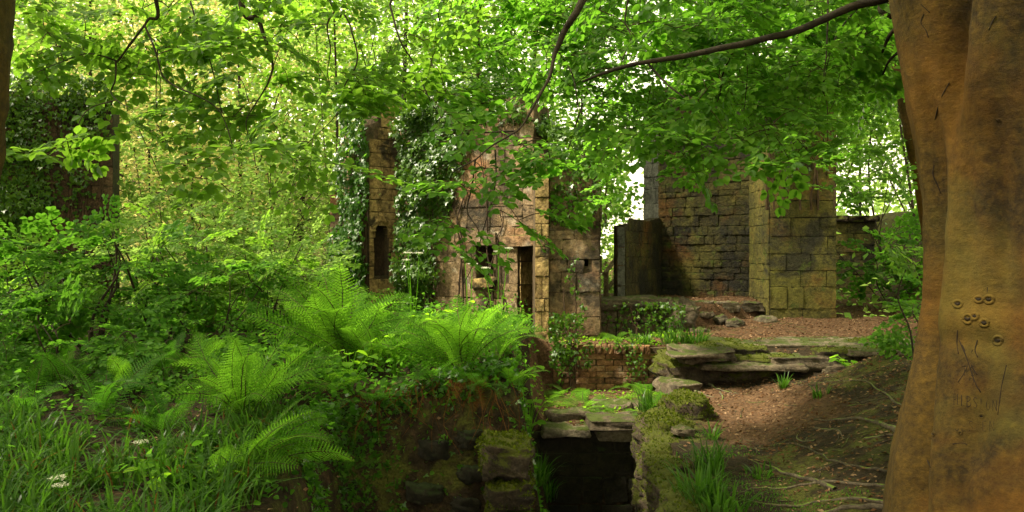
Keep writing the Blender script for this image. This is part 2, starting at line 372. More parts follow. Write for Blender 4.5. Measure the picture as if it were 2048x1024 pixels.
go = bpy.data.objects.new('ground', gme); COL.objects.link(go); tag(go, kind='structure')

# ------------------------------------------------------------------ leaf templates and scattering
def leaf_template(kind):
    if kind == 'beech':
        xs = [0, .22, .5, .78, 1.0]; ws = [0, .27, .36, .24, 0]
    elif kind == 'round':
        xs = [0, .18, .5, .8, 1.0]; ws = [0, .36, .47, .34, 0]
    elif kind == 'lance':
        xs = [0, .25, .5, .75, 1.0]; ws = [0, .15, .18, .12, 0]
    if kind in ('beech', 'round', 'lance'):
        V = []; 
        for xx, ww in zip(xs, ws): V.append((xx, 0, -.10 * xx * xx))
        for s in (1, -1):
            for xx, ww in zip(xs[1:4], ws[1:4]): V.append((xx, s * ww, -.10 * xx * xx + .28 * ww))
        T = []
        for s, b in ((1, 5), (-1, 8)):
            t = [(0, 1, b), (1, 2, b + 1), (1, b + 1, b), (2, 3, b + 2), (2, b + 2, b + 1), (3, 4, b + 2)]
            T += [tuple(reversed(q)) if s < 0 else q for q in t]
        return np.array(V, float), np.array(T)
    if kind == 'simple':
        V = [(0, 0, 0), (.45, .33, .07), (1, 0, -.08), (.45, -.33, .07)]
        return np.array(V, float), np.array([(0, 2, 1), (0, 3, 2)])
    if kind == 'ivy':
        V = [(.12, 0, 0), (0, .3, .03), (.38, .46, .02), (.42, .22, .05), (1, 0, -.06), (.42, -.22, .05), (.38, -.46, .02), (0, -.3, .03)]
        T = [(0, k, k + 1) for k in range(1, 7)]
        return np.array(V, float), np.array(T)
LT = {k: leaf_template(k) for k in ('beech', 'round', 'lance', 'simple', 'ivy')}
def frames(fwd, nrm):
    f = fwd / (np.linalg.norm(fwd, axis=-1, keepdims=True) + 1e-9)
    y_ = np.cross(nrm, f); y_ /= np.linalg.norm(y_, axis=-1, keepdims=True) + 1e-9
    z_ = np.cross(f, y_)
    return np.stack([f, y_, z_], -1)         # columns
def put_leaves(acc, kind, P, Rm, s, m=0):
    V, T = LT[kind]; n = len(P)
    if n == 0: return
    VV = np.einsum('nij,kj->nki', Rm, V) * np.asarray(s).reshape(n, 1, 1) + P[:, None, :]
    TT = T[None] + (np.arange(n) * len(V))[:, None, None]
    acc.add(VV.reshape(-1, 3), TT.reshape(-1, 3), m)
def rand_unit(n, rng=R):
    v = rng.normal(size=(n, 3)); return v / np.linalg.norm(v, axis=1)[:, None]

# sprays: a twig in a plane with alternate leaves and side twigs (x forward, z plane normal), about 0.5 m long
def make_spray(seed, dens=1.0):
    rg = np.random.default_rng(seed); P = []; FW = []; NN = []; SS = []; tw = Acc()
    def run(p, ang, L, lev):
        n = max(3, int(L / .045)); pts = [p.copy()]; a = ang
        for k in range(n):
            a += rg.normal() * .10
            p = p + np.array([math.cos(a), math.sin(a), 0]) * L / n; p[2] -= .012 * (k / n) * L / .3
            pts.append(p.copy()); side = 1 if k % 2 else -1
            if lev < 2 and k > 0 and k < n - 1 and rg.random() < (.75 if lev == 0 else .25) * dens:
                run(p.copy(), a + side * rg.uniform(.6, .9), L * rg.uniform(.3, .55) * (1 - .4 * k / n), lev + 1)
            la = a + side * rg.uniform(.6, 1.1)
            P.append(p.copy()); FW.append([math.cos(la), math.sin(la), rg.normal() * .22 - .15]); NN.append([rg.normal() * .28, rg.normal() * .28, 1]); SS.append(rg.uniform(.7, 1.15))
        P.append(p.copy()); FW.append([math.cos(a), math.sin(a), -.15]); NN.append([rg.normal() * .2, rg.normal() * .2, 1]); SS.append(1.)
        V, T = tube(np.array(pts), np.linspace(.0028 if lev == 0 else .0016, .0009, len(pts)), 3); tw.add(V, T)
    run(np.zeros(3), 0, .5, 0)
    return np.array(P), frames(np.array(FW, float), np.array(NN, float)), np.array(SS), np.concatenate(tw.v), np.concatenate(tw.t)
SPR = [make_spray(s) for s in range(100, 112)]
def put_sprays(P, fwd, nrm, scale, leafs, rng=R, twigs=True):
    """returns leaf positions, frames, sizes and an Acc of twigs"""
    Rm = frames(fwd, nrm); k = rng.integers(0, len(SPR), len(P)); LP = []; LR = []; LS = []; tw = Acc()
    for q in range(len(SPR)):
        ix = np.where(k == q)[0]
        if len(ix) == 0: continue
        p, r, s, tv, tt = SPR[q]
        LP.append((np.einsum('nij,kj->nki', Rm[ix], p) * scale[ix][:, None, None] + P[ix][:, None]).reshape(-1, 3))
        LR.append(np.einsum('nij,kjl->nkil', Rm[ix], r).reshape(-1, 3, 3))
        LS.append((s[None] * leafs * (.8 + .4 * rng.random((len(ix), 1)))).repeat(1, 0).ravel())
        if twigs:
            vv = np.einsum('nij,kj->nki', Rm[ix], tv) * scale[ix][:, None, None] + P[ix][:, None]
            tw.add(vv.reshape(-1, 3), (tt[None] + (np.arange(len(ix)) * len(tv))[:, None, None]).reshape(-1, 3))
    return np.concatenate(LP), np.concatenate(LR), np.concatenate(LS), tw

def proj(P):
    return 1024 + F * P[:, 0] / P[:, 1], 512 - F * (P[:, 2] - CAM_Z) / P[:, 1]

def leaf_objects(parent, kind, P, Rm, s, m, n=300, name='leaf'):
    """the n leaves that show largest become parts of their own; returns the mask of the rest"""
    u, v = proj(P); ok = (u > -10) & (u < 2058) & (v > -10) & (v < 1034) & (P[:, 1] > .5)
    size = s / P[:, 1] * (.35 + np.abs(np.einsum('ni,ni->n', Rm[:, :, 2], P / np.linalg.norm(P, axis=1)[:, None])))
    size = np.where(ok, size, 0); ix = np.argsort(-size)[:n]; ix = ix[size[ix] > 0]
    V, T = LT[kind]; mes = []
    for q in range(3):
        VV = V.copy(); VV[:, 2] += .03 * np.sin(VV[:, 0] * 5 + q * 2) + .04 * (q - 1) * VV[:, 0]
        mes.append(np_mesh('leaf', VV, T, True, [m]))
    for c, t in enumerate(ix):
        o = bpy.data.objects.new(name, mes[c % 3]); COL.objects.link(o)
        M4 = Matrix.Identity(4)
        for a in range(3):
            for b in range(3): M4[a][b] = Rm[t][a][b] * s[t]
            M4[a][3] = P[t][a]
        o.parent = parent; o.matrix_parent_inverse = Matrix.Translation(-parent.location); o.matrix_basis = M4
    keep = np.ones(len(P), bool); keep[ix] = False
    return keep

def connect(nodes, Rn, targets, acc, r0=.006, sag=.05, rng=R):
    """joins each target to the nearest point of the growing skeleton with a thin curved twig"""
    nodes = list(map(np.asarray, nodes)); N = np.array(nodes); T = np.array(targets); dirs = np.zeros_like(T)
    left = np.arange(len(T)); d = np.min(np.linalg.norm(T[:, None] - N[None], axis=2), axis=1)
    order = np.argsort(d)
    cap = len(N) + 3 * len(T); NN = np.zeros((cap, 3)); NN[:len(N)] = N; c = len(N)
    for t in order:
        p = T[t]; dd = np.linalg.norm(NN[:c] - p, axis=1); k = int(np.argmin(dd)); q = NN[k]
        L = dd[k]; mid = (p + q) / 2 + rng.normal(size=3) * .06 * L + np.array([0, 0, .12 * L])
        pts = catmull([q, mid, p], 4)
        V_, T_ = tube(pts, np.linspace(min(.002 + L * .005, r0), .0022, len(pts)), 4); acc.add(V_, T_)
        NN[c] = pts[3]; NN[c + 1] = pts[6]; NN[c + 2] = p; c += 3
        dirs[t] = (p - mid) / (np.linalg.norm(p - mid) + 1e-6)
    return dirs

# ------------------------------------------------------------------ masonry
def stone_variant(seed):
    rg = np.random.default_rng(seed); nx_, nz_ = 6, 5
    X = np.array([-.5, -.465, -.15, .15, .465, .5]); Z = np.array([-.5, -.45, 0, .45, .5]); V = []
    for b, z in enumerate(Z):
        for a, x_ in enumerate(X):
            edge = (a in (0, nx_ - 1)) + (b in (0, nz_ - 1))
            xx = x_ + rg.normal() * .012; zz = z + rg.normal() * .014
            if edge == 2: xx *= .975; zz *= .96
            V.append((xx * .985, -1 + (.32, .42, .55)[0] * 0 + (0 if edge == 0 else .12 if edge == 1 else .24) + rg.normal() * .20, zz * .985))
    F_ = []
    for b in range(nz_ - 1):
        for a in range(nx_ - 1):
            k = b * nx_ + a; F_.append((k, k + 1, k + nx_ + 1, k + nx_))
    ring = [a for a in range(nx_)] + [b * nx_ + nx_ - 1 for b in range(1, nz_)] + [(nz_ - 1) * nx_ + a for a in range(nx_ - 2, -1, -1)] + [b * nx_ for b in range(nz_ - 2, 0, -1)]
    base = len(V)
    for k in ring: V.append((V[k][0] * 1.01, .25, V[k][2] * 1.01))
    n = len(ring)
    for k in range(n): F_.append((ring[(k + 1) % n], ring[k], base + k, base + (k + 1) % n))
    return np.array(V), quads(F_)
STV = [stone_variant(s) for s in range(14)]
_stone_mesh = {}
def stone_mesh(k, m):
    key = (k % len(STV), m.name)
    if key not in _stone_mesh:
        _stone_mesh[key] = np_mesh('stone', STV[key[0]][0], STV[key[0]][1], True, [m])
    return _stone_mesh[key]
def put_stone(parent, m, c, d, n, L, D, H, tilt=0.0, name='stone', rng=R):
    """block centred on c (on the face plane), along d, facing n"""
    o = bpy.data.objects.new(name, stone_mesh(int(rng.integers(0, 99)), m)); COL.objects.link(o)
    flip = 1
    M4 = Matrix.Identity(4); y_ = (-n[0], -n[1], 0)
    ct, st = math.cos(tilt), math.sin(tilt)
    ax = (d[0] * ct, d[1] * ct, st); az = (-d[0] * st, -d[1] * st, ct)
    for a in range(3):
        M4[a][0] = ax[a] * L; M4[a][1] = y_[a] * D; M4[a][2] = az[a] * H; M4[a][3] = c[a]
    o.parent = parent; o.matrix_parent_inverse = Matrix.Translation(-parent.location); o.matrix_basis = M4
    return o
def masonry(parent, A, B, z0, z1, ch, sl, m, core_m, thick=.5, depth=.05, opens=(), top=None, rng=R, gap=.005, bottom=None, core=True, name='stone', keep=1.0, rag=0.0):
    """coursed rubble wall face from A to B (left to right as seen), looking towards n; stones in front of a mortar core"""
    A = np.array(A, float); B = np.array(B, float); L = np.linalg.norm(B - A); d = (B - A) / L; n = np.array([d[1], -d[0]])
    topf = top or (lambda s: z1); botf = bottom or (lambda s: z0)
    z = z0
    while z < z1:
        h = rng.uniform(*ch); s = -rng.uniform(0, sl[0] * .5)
        while s < L:
            l = rng.uniform(*sl); a, b = max(s, 0), min(s + l, L); s += l
            if L - b < sl[0] * .5: b = L; s = L
            lo, hi = z, z + h
            segs = [(a, b)]
            for (o0, o1, za, zb) in opens:
                ov = min(hi, zb) - max(lo, za)
                if ov > .35 * h:
                    ns = []
                    for (p, q) in segs:
                        if q <= o0 or p >= o1: ns.append((p, q))
                        else:
                            if o0 - p > .05: ns.append((p, o0))
                            if q - o1 > .05: ns.append((o1, q))
                    segs = ns
            for (p, q) in segs:
                c = (p + q) / 2
                if q - p < .05 or (lo + hi) / 2 > topf(c) or (hi < botf(c)): continue
                if rng.random() > keep: continue
                if h > .22 and q - p < .4 and rng.random() < .18:      # two thin stones instead of one
                    for e in (-1, 1): put_stone(parent, m, (A[0] + d[0] * c, A[1] + d[1] * c, (lo + hi) / 2 + e * h / 4), d, n, (q - p) - gap, depth * rng.uniform(.3, .7), h / 2 - gap, rng.normal() * .01, name, rng)
                    continue
                P3 = (A[0] + d[0] * c, A[1] + d[1] * c, (lo + hi) / 2)
                put_stone(parent, m, P3, d, n, (q - p) - gap, depth * rng.uniform(.3, .75), h - gap, rng.normal() * .008 + rag * rng.normal() * .03, name, rng)
        z += h
    if core:
        acc = Acc(); cw = .25; nn = max(1, int(round(L / cw))); es = set(np.linspace(0, L, nn + 1))
        for o in opens: es |= {o[0], o[1]}
        es = sorted(e for e in es if -1e-6 <= e <= L + 1e-6)
        for p, q in zip(es[:-1], es[1:]):
            if q - p < 1e-4: continue
            c = (p + q) / 2; segs = [(z0, min(z1, topf(c)))]
            for (o0, o1, za, zb) in opens:
                if o0 - 1e-4 < c < o1 + 1e-4:
                    ns = []
                    for (lo, hi) in segs:
                        if hi <= za or lo >= zb: ns.append((lo, hi))
                        else:
                            if za > lo: ns.append((lo, za))
                            if hi > zb: ns.append((zb, hi))
                    segs = ns
            for lo, hi in segs:
                if hi - lo < .02: continue
                cc = A + d * c - n * thick / 2
                V_, T_ = box_vt((cc[0], cc[1], (lo + hi) / 2), (d[0] * (q - p) / 2, d[1] * (q - p) / 2, 0), (-n[0] * thick / 2, -n[1] * thick / 2, 0), (0, 0, (hi - lo) / 2))
                acc.add(V_, T_)
        acc.build('mortar_core', core_m, parent, smooth=False)
    return d, n, L

def rock_mesh(name, dims, seed, m, lay=0.0, n=22, blocky=.6):
    """boulder or slab: a rounded box pushed about by noise, layered if asked"""
    th = np.linspace(0, math.pi, n + 1); ph = np.arange(2 * n) / (2 * n) * 2 * math.pi
    TH, PH = np.meshgrid(th, ph, indexing='ij')
    D = np.stack([np.sin(TH) * np.cos(PH), np.sin(TH) * np.sin(PH), np.cos(TH)], -1)
    e = 1 - blocky * .75; Q = np.sign(D) * np.abs(D) ** max(e, .3)
    Q = Q / np.maximum(np.abs(Q).max(-1, keepdims=True), 1e-6) * blocky + D * (1 - blocky)
    Pn = Q * np.array(dims) / 2
    nz = fbm(Pn[..., 0] * 3 + seed * 7, Pn[..., 1] * 3, Pn[..., 2] * 3, seed, 4)
    n2 = np.abs(fbm(Pn[..., 0] * 8 + seed * 3, Pn[..., 1] * 8, Pn[..., 2] * 16, seed + 9, 4)) * 1.6 - .3
    sc_ = min(dims)
    Pn = Pn + D * (nz * sc_ * .35 + n2 * sc_ * .30)[..., None]
    if lay: Pn[..., :2] *= (1 + lay * np.sign(np.sin(Pn[..., 2] * 45 + seed))[..., None] * .03)
    V = Pn.reshape(-1, 3); k = 2 * n
    i_ = np.arange(n)[:, None] * k; j_ = np.arange(k)[None]
    Qd = np.stack([i_ + j_, i_ + k + j_, i_ + k + (j_ + 1) % k, i_ + (j_ + 1) % k], -1).reshape(-1, 4)
    return np_mesh(name, V, Qd, True, [m])
def rock(name, c, dims, seed, m, parent=None, rz=0., tilt=(0, 0), lay=0.0, blocky=.6):
    o = bpy.data.objects.new(name, rock_mesh(name, dims, seed, m, lay, blocky=blocky)); COL.objects.link(o)
    o.location = c; o.rotation_euler = (tilt[0], tilt[1], rz)
    if parent is not None: o.parent = parent; o.matrix_parent_inverse = Matrix.Translation(-parent.location)
    return o

# ---- the tower with the door
def ragged(base, amp, seed): return lambda s: base + amp * float(fbm(np.array(s * 1.5), np.array(seed * 3.1), 0, seed, 3))
tw = thing('ruined_tower', 'roofless sandstone tower with dark doorway, window hole and ivy hanging down its corner', 'ruin', (-.4, 12.0, .3))
A = W(800, 0, 13.0)[:2]; B = W(1068, 0, 11.9)[:2]
Lf = np.linalg.norm(B - A)
def s_at(u):      # distance along the front wall at photo column u
    k = (u - 1024) / F; dx, dy = B - A; return float((k * A[1] - A[0]) / (dx - k * dy) * Lf)
def z_at(u, v):
    s = s_at(u); yy = A[1] + (B - A)[1] * s / Lf; return CAM_Z + (512 - v) / F * yy
door = (s_at(1036), s_at(1065), z_at(1050, 655), z_at(1050, 494))
win = (s_at(953), s_at(986), z_at(970, 556), z_at(970, 492))
nich = (s_at(945), s_at(957), z_at(950, 598), z_at(950, 562))
masonry(tw, A, B, .2, 4.6, (.20, .36), (.2, .62), M['tower'], M['mortar'], .6, .035, (door, win), ragged(3.75, .5, 3), gap=.004, rag=1.5, keep=.95)
# lintel, sill, jambs of the door and window
dN = (B - A) / Lf; nN = np.array([dN[1], -dN[0]])
def on_front(s, z, off=0.0): return (A[0] + dN[0] * s + nN[0] * off, A[1] + dN[1] * s + nN[1] * off, z)
put_stone(tw, M['tower'], on_front((door[0] + door[1]) / 2 - .1, door[3] + .09, .01), dN, nN, .62, .06, .17, .06, 'lintel')
put_stone(tw, M['slab'], on_front((door[0] + door[1]) / 2, door[2] - .05, .05), dN, nN, .5, .1, .1, 0, 'doorstep')
put_stone(tw, M['ochre'], on_front((win[0] + win[1]) / 2, win[2] - .07, .02), dN, nN, .42, .08, .15, .10, 'sill')
put_stone(tw, M['tower'], on_front((win[0] + win[1]) / 2, win[3] + .1, .01), dN, nN, .46, .06, .19, .05, 'lintel')
# left reveal of the doorway: pale dressed blocks running into the dark
pin = np.array(on_front(door[0], 0))[:2]; pin2 = pin - nN * .55
masonry(tw, pin2 + dN * .10, pin + dN * .035, door[2], door[3], (.26, .36), (.6, .7), M['ochre'], M['mortar'], .05, .03, gap=.01, core=False)
# pilaster and the block right of the door
PX0 = W(1070, 0, 10.75)[:2]; PX1 = W(1098, 0, 10.75)[:2]
masonry(tw, PX0, PX1, -.25, 3.0, (.14, .36), (.10, .24), M['ochre'], M['mortar'], .9, .05, top=ragged(2.95, .1, 4), gap=.005)
Q0 = W(1098, 0, 10.85)[:2]; Q1 = W(1200, 0, 10.85)[:2]
slot = (W(1168, 0, 10.85)[0] - Q0[0], W(1177, 0, 10.85)[0] - Q0[0], 1.46, 1.62)
masonry(tw, Q0, Q1, -.2, 3.4, (.15, .36), (.2, .42), M['tower'], M['mortar'], 1.2, .05, (slot,), top=ragged(3.05, .35, 5), gap=.004, rag=1.5)
Q2 = Q1 + np.array([.02, 1.3])
masonry(tw, Q1 + np.array([.0, .05]), Q2, .3, 3.2, (.2, .34), (.25, .5), M['tower'], M['mortar'], .1, .04, core=False, top=ragged(3.1, .3, 6))
# a string course on the inner face, the sunlit left corner with its arched window
C0 = W(738, 0, 13.0)[:2]; C1 = W(803, 0, 13.4)[:2]
Lc = np.linalg.norm(C1 - C0)
cz = lambda v: CAM_Z + (512 - v) / F * 13.15
ar0, ar1 = .09, .37
def leftshift(s): return 0
ct = cz(205)
masonry(tw, C0, C1, .1, ct, (.14, .24), (.16, .34), M['ochre'], M['mortar'], .42, .04, ((ar0, ar1, cz(552), cz(468)), (ar0 + .025, ar1 - .025, cz(468), cz(456)), (ar0 + .065, ar1 - .065, cz(456), cz(448))), top=lambda s: ct - .9 * max(0, (.22 - s)) / .22 * 1.0, gap=.01)
dC = (C1 - C0) / Lc; nC = np.array([dC[1], -dC[0]])
# voussoirs of the arch
for k in range(9):
    t = math.pi * (k + .5) / 9; r_ = (ar1 - ar0) / 2 + .035; cx_ = (ar0 + ar1) / 2
    s_ = cx_ - r_ * math.cos(t); z_ = cz(466) + r_ * math.sin(t) * 1.35
    put_stone(tw, M['ochre'], (C0[0] + dC[0] * s_ + nC[0] * .012, C0[1] + dC[1] * s_ + nC[1] * .012, z_), dC, nC, .05, .045, .085, t - math.pi / 2 if t > math.pi / 2 else t - math.pi / 2, 'voussoir')
hd = Acc(); ca_ = (ar0 + ar1) / 2; ra_ = (ar1 - ar0) / 2 + .004; zs, zt = cz(476), cz(438); ns = 14; VV = []
for off in (.03, -.12):
    for k in range(ns + 1):
        t = math.pi * k / ns; s_ = ca_ - ra_ * math.cos(t); VV.append((s_, zs + (zt - zs - .05) * math.sin(t), off))
    for k in range(ns + 1): VV.append((ar0 - .03 + (ar1 - ar0 + .06) * k / ns, zt, off))
VV = np.array([(C0[0] + dC[0] * a + nC[0] * o, C0[1] + dC[1] * a + nC[1] * o, z_) for a, z_, o in VV]); m2 = 2 * (ns + 1); TT = []
for k in range(ns):
    TT += [(k, k + 1, ns + 1 + k + 1), (k, ns + 2 + k, ns + 1 + k), (k, m2 + k, m2 + k + 1), (k, m2 + k + 1, k + 1)]
hd.add(VV, np.array(TT)); hd.build('arch_head', M['ochre'], tw, smooth=False)
# back and side walls close the tower
bk = Acc()
nc = C0 + dC * (ar0 + ar1) / 2 - nC * .33; V_, T_ = box_vt((nc[0], nc[1], cz(505)), (dC[0] * .2, dC[1] * .2, 0), (-nC[0] * .2, -nC[1] * .2, 0), (0, 0, .5)); na_ = Acc(); na_.add(V_, T_); na_.build('niche_back', M['brownst'], tw, smooth=False)
def wall_box(acc, P, Q, z0, z1, th):
    P = np.array(P, float); Q = np.array(Q, float); d = (Q - P); L = np.linalg.norm(d); d /= L; n = np.array([-d[1], d[0]])
    c = (P + Q) / 2 + n * th / 2
    V_, T_ = box_vt((c[0], c[1], (z0 + z1) / 2), (d[0] * L / 2, d[1] * L / 2, 0), (n[0] * th / 2, n[1] * th / 2, 0), (0, 0, (z1 - z0) / 2)); acc.add(V_, T_)
wall_box(bk, (-2.3, 15.2), (1.25, 14.6), .1, 3.4, .5)
wall_box(bk, (1.14, 12.06), (1.14, 14.58), .1, 3.0, -.4 + .8)
wall_box(bk, (C0[0] - .02, C0[1] + .5), (C0[0] - .6, 15.2), .1, 3.7, .4)
wall_box(bk, (C1[0] + .02, C1[1] + .45), (-1.6, 15.2), .1, 3.6, .3)
bk.build('rear_wall', M['tower'], tw, smooth=False)
cb = W(672, 0, 13.6)
wst = thing('wall_stub', 'broken brown wall end jutting out of the ivy left of the arched window', 'ruin', (cb[0], 13.6, .3))
masonry(wst, W(660, 0, 13.6)[:2], W(700, 0, 13.6)[:2], .2, CAM_Z + (512 - 395) / F * 13.6, (.16, .28), (.18, .34), M['tower'], M['mortar'], .5, .06, gap=.01, bottom=lambda s: 1.2, rag=1)

# ---- left ivy-clad wall
lw = thing('ivy_wall', 'tall dark masonry wall half buried in ivy beside the thin left trunk', 'ruin', (-7, 12, .3))
LA = W(-60, 0, 11.6)[:2]; LB = W(226, 0, 12.2)[:2]
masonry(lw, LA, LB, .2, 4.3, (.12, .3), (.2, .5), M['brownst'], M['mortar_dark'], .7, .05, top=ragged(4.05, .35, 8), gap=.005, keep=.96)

# ---- right tower and walls
rt = thing('dark_wall', 'high dark stained masonry wall with a squared greenish buttress beside the earth path', 'ruin', (3.4, 13.4, .8))
RA = W(1318, 0, 14.4)[:2]; RB = W(1532, 0, 13.2)[:2]
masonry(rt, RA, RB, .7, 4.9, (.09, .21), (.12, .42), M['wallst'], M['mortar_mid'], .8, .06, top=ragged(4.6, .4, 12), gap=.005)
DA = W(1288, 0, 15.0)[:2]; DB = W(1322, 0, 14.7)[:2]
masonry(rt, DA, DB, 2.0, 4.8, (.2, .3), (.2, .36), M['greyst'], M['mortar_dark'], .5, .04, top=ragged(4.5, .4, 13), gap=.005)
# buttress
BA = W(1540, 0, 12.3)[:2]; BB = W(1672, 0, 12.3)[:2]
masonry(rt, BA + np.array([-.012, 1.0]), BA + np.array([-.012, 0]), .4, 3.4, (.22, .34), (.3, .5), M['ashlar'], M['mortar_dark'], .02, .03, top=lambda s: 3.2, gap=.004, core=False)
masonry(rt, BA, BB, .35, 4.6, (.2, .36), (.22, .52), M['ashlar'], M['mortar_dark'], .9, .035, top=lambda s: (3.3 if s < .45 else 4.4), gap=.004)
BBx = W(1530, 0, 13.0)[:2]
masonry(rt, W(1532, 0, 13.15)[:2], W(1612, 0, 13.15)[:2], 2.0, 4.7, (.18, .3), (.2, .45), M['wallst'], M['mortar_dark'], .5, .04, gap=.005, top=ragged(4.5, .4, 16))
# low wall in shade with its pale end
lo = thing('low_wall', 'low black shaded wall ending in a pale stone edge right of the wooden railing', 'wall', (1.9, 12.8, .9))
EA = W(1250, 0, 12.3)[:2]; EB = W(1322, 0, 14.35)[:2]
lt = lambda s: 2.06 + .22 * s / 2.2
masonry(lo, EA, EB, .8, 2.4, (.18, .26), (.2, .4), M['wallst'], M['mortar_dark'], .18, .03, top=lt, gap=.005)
masonry(lo, W(1234, 0, 12.28)[:2], EA, .8, 2.2, (.22, .34), (.12, .16), M['greyst'], M['mortar'], .1, .03, top=lambda s: 2.05, gap=.01)
fw = thing('far_wall', 'low mossy wall with flat coping stones at the head of the path', 'wall', (6.6, 15.5, .9))
FA = W(1664, 0, 15.4)[:2]; FB = W(1749, 0, 15.4)[:2]
masonry(fw, FA, FB, .7, 2.3, (.2, .34), (.26, .5), M['ashlar'], M['mortar_dark'], .5, .04, top=lambda s: 2.26, gap=.004)
dF = (FB - FA) / np.linalg.norm(FB - FA)
for k in range(3):
    c = FA + dF * (.15 + .29 * k)
    put_stone(fw, M['mossrock'], (c[0], c[1] + .12, 2.315), dF, (0, -1), .285, .24, .12, 0, 'coping_stone')

# ---- low brick wall below the tower block
bw = thing('brick_wall', 'low crumbling red brick wall with soldier course, ivy trailing over it', 'wall', (1.2, 10.1, -.1))
b0 = W(1106, 0, 10.1)[:2]; b1 = W(1345, 0, 10.1)[:2]
z = -.16
for c in range(7):
    s = -.11 * (c % 2); L = b1[0] - b0[0]
    while s < L:
        a, b_ = max(s, 0), min(s + .215 + R.normal() * .006, L); s += .22
        if b_ - a > .04 and R.random() < .97:
            put_stone(bw, M['brick'], (b0[0] + (a + b_) / 2, 10.1 + R.normal() * .004, z + .037), (1, 0), (0, -1), b_ - a - .005, .022 * R.uniform(.5, 1.5), .071, R.normal() * .01, 'brick')
    z += .076
s = 0.0
while s < b1[0] - b0[0] - .3:
    put_stone(bw, M['brick'], (b0[0] + s + .035, 10.09, z + .055 + R.normal() * .004), (1, 0), (0, -1), .064, .06 * R.uniform(.6, 1.3), .11 + R.normal() * .006, R.normal() * .03, 'brick'); s += .077
bk = Acc(); V_, T_ = box_vt(((b0[0] + b1[0]) / 2, 10.26, .13), ((b1[0] - b0[0]) / 2, 0, 0), (0, .15, 0), (0, 0, .31)); bk.add(V_, T_); bk.build('mortar_core', M['mortar'], bw, smooth=False)

# ---- stone platform with ivy behind the brick wall
pf = thing('stone_platform', 'big worn stone block draped in ivy between tower block and dirt path', 'ruin', (1.8, 11.2, .5))
masonry(pf, W(1190, 0, 11.15)[:2], W(1330, 0, 11.15)[:2], .38, .93, (.2, .3), (.3, .6), M['slab'], M['mortar_dark'], .5, .06, gap=.02, rag=2)
rock('cap_slab', (1.62, 11.35, .93), (1.25, .7, .16), 3, M['slab'], pf, .02, (0, 0), .5, .85)
rock('fallen_block', (2.32, 11.3, .72), (.45, .5, .5), 5, M['slab'], pf, .4, (.1, .1), .3, .7)
# kerb of stones along the foot of the dark wall
for k, (u, v, Yk, wd) in enumerate([(1385, 604, 12.0, .6), (1440, 606, 12.2, .55), (1490, 606, 12.5, .55)]):
    p = W(u, v, Yk); tag(rock('kerb_stone', (p[0], p[1], p[2] - .06), (wd, .3, .17), 20 + k, M['slab'], None, .25, (0, 0), .4, .85),
        ['long flat kerb stone at the shaded end of the dark wall foot', 'middle flat kerb stone below the orange stained masonry', 'flat kerb stone next to the buttress corner'][k], 'stone', 'kerb stones along the dark wall')
for k, (u, v, Yk, wd, lb) in enumerate([(1408, 622, 11.7, .3, 'half buried brown rock under the kerb stones'), (1470, 640, 11.6, .28, 'small brown rock on the dirt below the middle kerb stone'), (1530, 634, 11.9, .3, 'dark rock beside the foot of the buttress'), (1560, 650, 11.6, .24, 'small low rock in front of the buttress'), (1400, 655, 11.0, .3, 'earthy rock at the start of the upper path'), (1440, 632, 11.8, .22, 'mossy rock tucked beneath the kerb')]):
    p = W(u, v, Yk); tag(rock('rock', (p[0], p[1], p[2] - .06), (wd * 1.1, wd * .8, .13), 30 + k, M['slab'], None, k, (0, 0), .2, .4), lb, 'rock', 'rocks below the dark wall')

# ---- ledge outcrop across the path
oc = thing('rock_outcrop', 'stepped bare and mossy sandstone ledges crossing the path', 'rocks', (3.0, 9.5, 0))
def slab(u0, u1, v0, v1, Y, dep, seed, m='slab', name='ledge', tilt=(0, 0), rz=0, blocky=.8):
    p = W((u0 + u1) / 2, (v0 + v1) / 2, Y); wd = (u1 - u0) / F * Y; h = (v1 - v0) / F * Y
    return rock(name, (p[0], Y + dep / 2, p[2]), (wd, dep, h), seed, M[m], oc, rz, tilt, .8, blocky)
slab(1330, 1500, 712, 790, 9.25, 1.0, 41, 'mossrock', 'boulder', blocky=.55)
slab(1360, 1475, 700, 726, 9.15, .7, 42, 'slab', rz=.15, tilt=(.05, -.03))
slab(1400, 1540, 694, 722, 9.5, .8, 43, 'mossrock')
slab(1400, 1860, 688, 703, 9.7, .9, 44, 'slab', rz=-.01, blocky=.9)
slab(1440, 1800, 718, 733, 9.35, .7, 45, 'slab', rz=.015, tilt=(0, -.01), blocky=.9)
slab(1430, 1600, 712, 735, 9.3, .7, 46, 'mossrock')
slab(1540, 1720, 714, 745, 9.25, .8, 47, 'slab')
slab(1470, 1700, 740, 788, 9.35, .6, 48, 'mossrock')
slab(1640, 1830, 696, 735, 9.3, .9, 49, 'mossrock', tilt=(0, -.04))
slab(1330, 1400, 768, 796, 8.9, .5, 50, 'slab', rz=.3)
slab(1345, 1440, 708, 718, 9.0, .4, 51, 'slab', tilt=(0, -.02))
slab(1640, 1800, 732, 768, 9.2, .5, 52, 'slab')
slab(1400, 1620, 728, 744, 9.15, .5, 53, 'slab', tilt=(.03, .01))
slab(1700, 1860, 700, 716, 9.2, .6, 54, 'slab')
